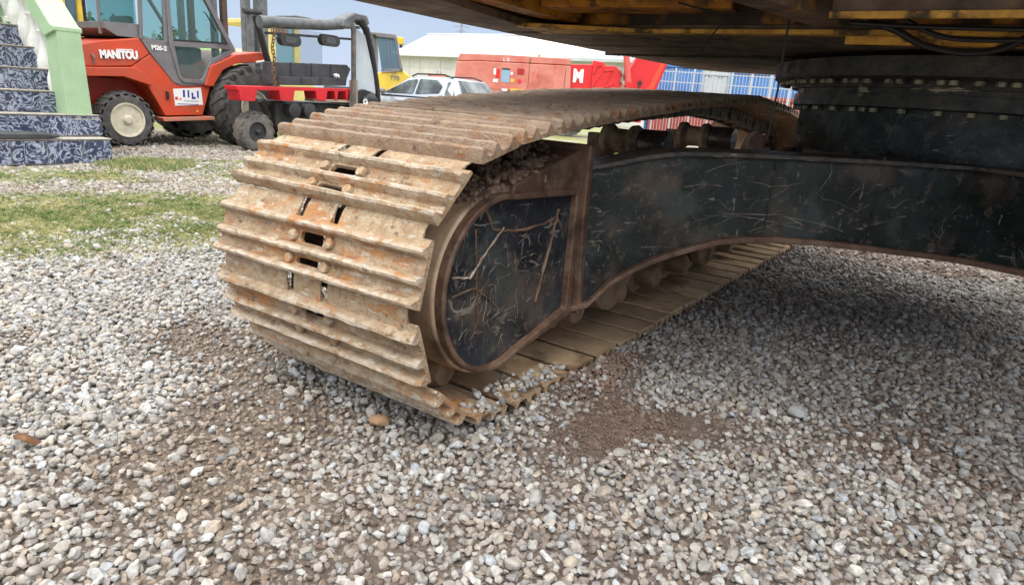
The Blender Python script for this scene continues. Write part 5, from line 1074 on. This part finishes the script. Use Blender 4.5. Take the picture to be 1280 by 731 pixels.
F(CR, [(-.115, 1.42), (-.10, 2.05), (-.085, 2.05), (-.10, 1.42)], -.006, .003, 'panel_seam', dark_m, 0)
F(CR, [(-1.26, 1.40), (-1.25, 2.33), (-1.24, 2.33), (-1.245, 1.40)], -.006, .06, 'panel_seam', dark_m, 0)
part(MB().lathe([(0, .03), (.03, .04), (.09, .03), (.1, 0)], (-.98, .3, 2.38), 'z', 10), 'beacon', mat('amber beacon', (.7, .25, .03)), CR)
put_text('L X', .14, white_p, CR, (-2.1, .03, 2.17), (PI / 2, 0, 0), bold=.002)
F(CR, [(.09, 1.42), (.06, 2.23), (.75, 2.27), (.75, 1.44)], .15, 1.0, 'boom_section', crane_red, .02)
F(CR, [(.75, 1.42), (.74, 2.39), (1.07, 2.36), (1.14, 2.26), (1.46, 2.27), (1.68, 2.09), (1.75, 1.56), (1.75, 1.42)], .1, 1.0, 'boom_section', crane_red, .02)
put_text('M', .52, white_p, CR, (.15, .142, 1.72), (PI / 2, 0, 0), bold=.03, sx=.82)
def relief(path, w2): part(MB().tube([(x, .10, z) for x, z in path], w2, 6), 'boom_relief', crane_red, CR)
relief([(.80, 2.0), (.86, 2.2), (1.0, 2.28), (1.08, 2.18), (1.02, 2.0), (.86, 1.75), (.80, 1.6)], .035)
relief([(1.12, 2.1), (1.4, 2.13), (1.3, 1.95), (1.18, 1.7), (1.15, 1.55)], .035)
relief([(1.2, 1.62), (1.34, 1.66), (1.45, 1.75)], .028)
part(MB().tube([(1.70, .05, 2.85), (1.92, .05, 1.74)], [.10, .10], 14), 'boom_cylinder', mat('salmon cylinder paint', (.62, .10, .09), rough=.4), CR)
part(MB().lathe([(-.12, .10), (.12, .10)], (1.93, .05, 1.72), 'y', 16), 'cylinder_eye', crane_red, CR)
F(CR, [(1.80, 1.42), (1.92, 2.2), (2.02, 2.42), (2.12, 2.62), (3.08, 2.46), (2.78, 1.52), (2.7, 1.42)], .2, 1.3, 'boom_head', crane_red, .02)
F(CR, [(2.45, 1.42), (2.85, 2.44), (3.0, 2.44), (2.66, 1.42)], .17, .21, 'boom_head_web', mat('orange red web', (.66, .06, .03)), .01)
part(MB().lathe([(-.03, .07), (.04, .07)], (2.28, .18, 1.82), 'y', 14), 'sheave', dark_m, CR)
part(MB().tube([(2.28, .16, 1.82), (2.24, .16, 1.45)], .02, 6), 'hoist_rope', dark_m, CR)
part(MB().tube([(1.62, .05, 2.15), (1.72, .04, 2.0), (1.66, .04, 1.85), (1.74, .04, 1.72), (1.68, .05, 1.6)], .03, 6), 'hydraulic_hose', roller_dust, CR)
for xx in (-2.7, -1.2, .2): part(MB().lathe([(-.2, .25), (-.2, .48), (.2, .48), (.2, .25)], (xx, .5, .5), 'y', 24), 'wheel', tyre_m, CR)
F(CR, [(.2, 1.42), (.2, .6), (2.5, .6), (2.5, 1.42)], .5, 1.2, 'carrier_frame', crane_red, .02)

# small orange-and-yellow machine between car and warehouse
OM = turned('orange_trailer', 'small orange trailer bed with stacked grey pieces near the warehouse', 'trailer', -38, 30)
F(OM, [(-2.15, 1.78), (-2.15, 1.86), (-1.35, 1.86), (-1.35, 1.70), (-1.9, 1.74)], 0, 1.0, 'bed', mat('orange paint', (.62, .16, .06), rough=.5), .01)
F(OM, [(-2.1, 1.78), (-2.1, .6), (-1.4, .6), (-1.4, 1.75)], .2, .9, 'frame', dark_m, .01)
for x in (-1.80, -1.68, -1.56): F(OM, [(x, 1.86), (x, 2.06), (x + .09, 2.06), (x + .09, 1.86)], .1, .5, 'stacked_piece', roof_g, .01)
part(MB().lathe([(-.1, .15), (-.1, .3), (.1, .3), (.1, .15)], (-1.75, .1, .32), 'y', 18), 'wheel', tyre_m, OM)
YM = turned('yellow_excavator_arm', 'small yellow machine arm resting beside the faded red crane', 'machine', -36, 31)
part(MB().tube([(-.45, 0, 1.0), (-.42, 0, 1.7), (-.25, 0, 1.98), (.0, 0, 1.85), (.2, 0, 2.0), (.4, 0, 1.7)], [.14, .12, .12, .1, .1, .12], 8), 'arm', yel_m, YM)
F(YM, [(-.8, .3), (-.8, 1.2), (.8, 1.2), (.8, .3)], -.4, .8, 'base', yel_m, .05)

# warehouse with white roof, running parallel to X
WH = thing('white_warehouse', 'long low warehouse with plain white metal roof and cream panel walls', 'warehouse', (-30, 46, 0))
part(bx(-42.6, -16, 43.6, 52, 0, 4.1), 'wall', wall_w, WH)
wl = [c for c in COL.objects if c.name == 'wall'][0]
pnl = MB().box(-.56, .56, -.02, .02, -.5, .5).mesh('wall_panel', wall_w)
for ix in range(22):
    for iz in range(4): inst('wall_panel', pnl, wl, (-42.0 + ix * 1.16, 43.585 + (ix * 7 % 3) * .004, .55 + iz * 1.02))
part(MB().add([(-43.2, 43.1, 4.12), (-15, 43.1, 4.12), (-15, 47.9, 6.2), (-43.2, 47.9, 6.2), (-43.2, 52.6, 4.12), (-15, 52.6, 4.12), (-43.2, 43.1, 3.98), (-15, 43.1, 3.98), (-43.2, 52.6, 3.98), (-15, 52.6, 3.98)],
     [(0, 1, 2, 3), (3, 2, 5, 4), (0, 6, 7, 1), (6, 8, 9, 7), (4, 5, 9, 8), (0, 3, 4, 8, 6), (1, 7, 9, 5, 2)]), 'roof', roof_w, WH)
rf = [c for c in COL.objects if c.name == 'roof'][0]
sm1 = MB().add([(-.03, 43.1, 4.13), (.03, 43.1, 4.13), (.03, 47.9, 6.22), (-.03, 47.9, 6.22), (-.03, 43.1, 4.17), (.03, 43.1, 4.17), (.03, 47.9, 6.26), (-.03, 47.9, 6.26)], [(0, 1, 2, 3), (4, 7, 6, 5), (0, 4, 5, 1), (1, 5, 6, 2), (3, 2, 6, 7), (0, 3, 7, 4)], ).mesh('roof_seam', roof_w)
ventm = MB().box(-.15, .15, -.12, .12, 0, .16).mesh('ridge_vent', roof_w)
part(bx(-43.2, -15, 47.7, 48.1, 6.17, 6.27), 'ridge_cap', roof_w, rf)
W2 = thing('grey_shed', 'smaller shed with pale grey ribbed metal roof behind the red crane', 'shed', (-18, 38, 0))
part(bx(-21.0, -12.5, 35.5, 43, 0, 3.6), 'wall', wall_w, W2)
part(MB().add([(-21.4, 35.1, 3.62), (-12, 35.1, 3.62), (-12, 40.0, 4.9), (-22.6, 40.9, 4.9), (-21.4, 35.1, 3.45), (-12, 35.1, 3.45), (-12, 43.2, 3.5), (-22.6, 43.2, 3.5)],
     [(0, 1, 2, 3), (0, 4, 5, 1), (3, 2, 6, 7), (4, 7, 6, 5), (0, 3, 7, 4), (1, 5, 6, 2)]), 'roof', roof_g, W2)
rf2 = [c for c in COL.objects if c.name.startswith('roof') and c.parent == W2][0]
sm2 = MB().add([(-.02, 35.1, 3.63), (.02, 35.1, 3.63), (.02, 40.0, 4.91), (-.02, 40.0, 4.91), (0, 35.1, 3.66), (0, 40.0, 4.94)], [(0, 1, 2, 3), (0, 3, 5, 4), (1, 4, 5, 2), (0, 4, 1), (3, 2, 5)]).mesh('roof_rib', steel_far)
for i in range(9): inst('roof_rib', sm2, rf2, (-21.0 + i * 1.02, 0, 0))
part(bx(-17.3, -15.2, 35.46, 35.52, 2.5, 3.4), 'louvre_window', dark_m, W2)
lw = [c for c in COL.objects if c.name == 'louvre_window'][0]
sb = MB().box(-.03, .03, -.02, .02, -.45, .45).mesh('window_bar', roof_w)
for i in range(9): inst('window_bar', sb, lw, (-17.1 + i * .22, 35.44, 2.95))

# white palisade fence, blue and brick-red containers
FE = turned('palisade_fence', 'pale metal bar fence in front of the blue containers', 'fence', -19, 25)
for zz in (2.36, 2.02): part(bx(-1.95, 6, -.02, .02, zz, zz + .03), 'rail', fence_m, FE)
part(bx(-1.95, 6, -.02, .02, .25, .30), 'rail', fence_m, FE)
bar = MB().box(-.007, .007, -.007, .007, 0, 2.3).mesh('bar', fence_m); pst = MB().box(-.03, .03, -.05, .05, 0, 2.5).mesh('post', fence_m)
for i in range(72): inst('bar', bar, FE, (-1.9 + i * .108, -.03, .15))
for i in range(12): inst('post', pst, FE, (-1.9 + i * .64, .04, 0)) 
def container(name, label, x0, x1, y0, m, h=2.35, zb=0.1):
    T_ = turned(name, label, 'shipping container', -19, 25, group=None)
    part(bx(x0, x1, y0 + .06, y0 + 2.2, zb, zb + h), 'shell', m, T_, .01)
    rib = MB().prism([(-.08, 0), (-.045, -.035), (.045, -.035), (.08, 0)], 'z', zb + .12, zb + h - .12).mesh('wall_rib', m)
    n = int((x1 - x0) / .27)
    for i in range(n): inst('wall_rib', rib, T_, (x0 + .15 + i * (x1 - x0 - .3) / max(1, n - 1), y0 + .061, 0))
    part(bx(x0 - .02, x1 + .02, y0, y0 + .1, zb + h - .1, zb + h + .02), 'top_rail', m, T_, .006)
    for xx in (x0, x1): part(bx(xx - .05, xx + .05, y0 - .005, y0 + .1, zb, zb + h), 'corner_post', m, T_, .006)
    return T_
container('blue_container', 'blue corrugated shipping container behind the fence, next to the red crane', -2.2, -.42, 1.2, cont_blue, 2.6)
container('blue_container', 'blue corrugated shipping container behind the fence, close to the excavator ring', .66, 4.9, 1.2, cont_blue, 2.5)
container('pale_container', 'pale grey green container standing between the two blue ones', -.36, .60, 1.3, mat('pale container paint', (.42, .52, .52), rough=.5), 2.4)
container('red_container', 'low brick red container seen through the fence bars in front of the blue ones', -2.0, 4.9, .5, cont_red, 1.64)

# lattice pylon far away
PY = turned('electricity_pylon', 'distant thin lattice electricity pylon above the warehouse roof', 'pylon', -38, 140)
mb = MB()
for sx_ in (-1, 1): mb.tube([(-3.6 + sx_ * 1.6, 0, 0), (-3.6 + sx_ * .35, 0, 11), (-3.6 + sx_ * .12, 0, 15.3)], .07, 4)
for i in range(12):
    z0_, z1_ = i * 1.25, (i + 1) * 1.25; w0, w1 = np.interp([z0_, z1_], [0, 11, 15.3], [1.6, .35, .12])
    mb.tube([(-3.6 - w0, 0, z0_), (-3.6 + w1, 0, z1_)], .05, 4); mb.tube([(-3.6 + w0, 0, z0_), (-3.6 - w1, 0, z1_)], .05, 4)
part(mb, 'lattice_tower', steel_far, PY)
for zz, w2 in ((14.1, 1.4), (13.2, 1.1)): part(MB().tube([(-3.6 - w2, 0, zz), (-3.6, 0, zz + .25), (-3.6 + w2, 0, zz)], .06, 4), 'crossarm', steel_far, PY)

# tree line and hedge closing the horizon on the far side
def leafy(name, x, y, h, w2, seed, label):
    T_ = thing(name, label, 'tree', (x, y, 0), 0, 'trees along the far edge of the yard'); rr = random.Random(seed)
    part(MB().tube([(x, y, 0), (x + .1, y, h * .3), (x - .1, y, h * .6)], [.22, .16, .08], 7), 'trunk', wood_m, T_)
    mb = MB(); cl = [(x + rr.gauss(0, w2 * .4), y + rr.gauss(0, w2 * .4), h * rr.uniform(.35, .95)) for _ in range(14)]
    for i in range(1500):
        c = rr.choice(cl); p = Vector((c[0] + rr.gauss(0, w2 * .2), c[1] + rr.gauss(0, w2 * .2), c[2] + rr.gauss(0, h * .09))); a = Vector((rr.gauss(0, 1), rr.gauss(0, 1), rr.gauss(0, 1))).normalized() * .16; b_ = a.orthogonal().normalized() * .11
        mb.add([p - a, p + b_, p + a, p - b_], [(0, 1, 2, 3)])
    me = bpy.data.meshes.new('crown'); me.from_pydata([(v[0] - x, v[1] - y, v[2]) for v in mb.v], [], mb.f); me.materials.append(mat('tree foliage', (.05, .085, .025), (.10, .13, .05), 1.5))
    o = bpy.data.objects.new('crown', me); COL.objects.link(o); o.parent = T_
for i, (x, y, h, w2) in enumerate([(-36, 18, 3.2, 2.5), (-5.5, 40, 3.2, 3.2), (4, 42, 3.6, 3.4)]):
    leafy('broadleaf_tree', x, y, h, w2, i, ['low bushy tree far left beyond the yellow cab', 'bushy tree beyond the containers, left one', 'bushy tree beyond the containers, right one'][i])
print('shoes', n_shoes, 'pitch', PITCH, 'stones', len(P), len(Q))
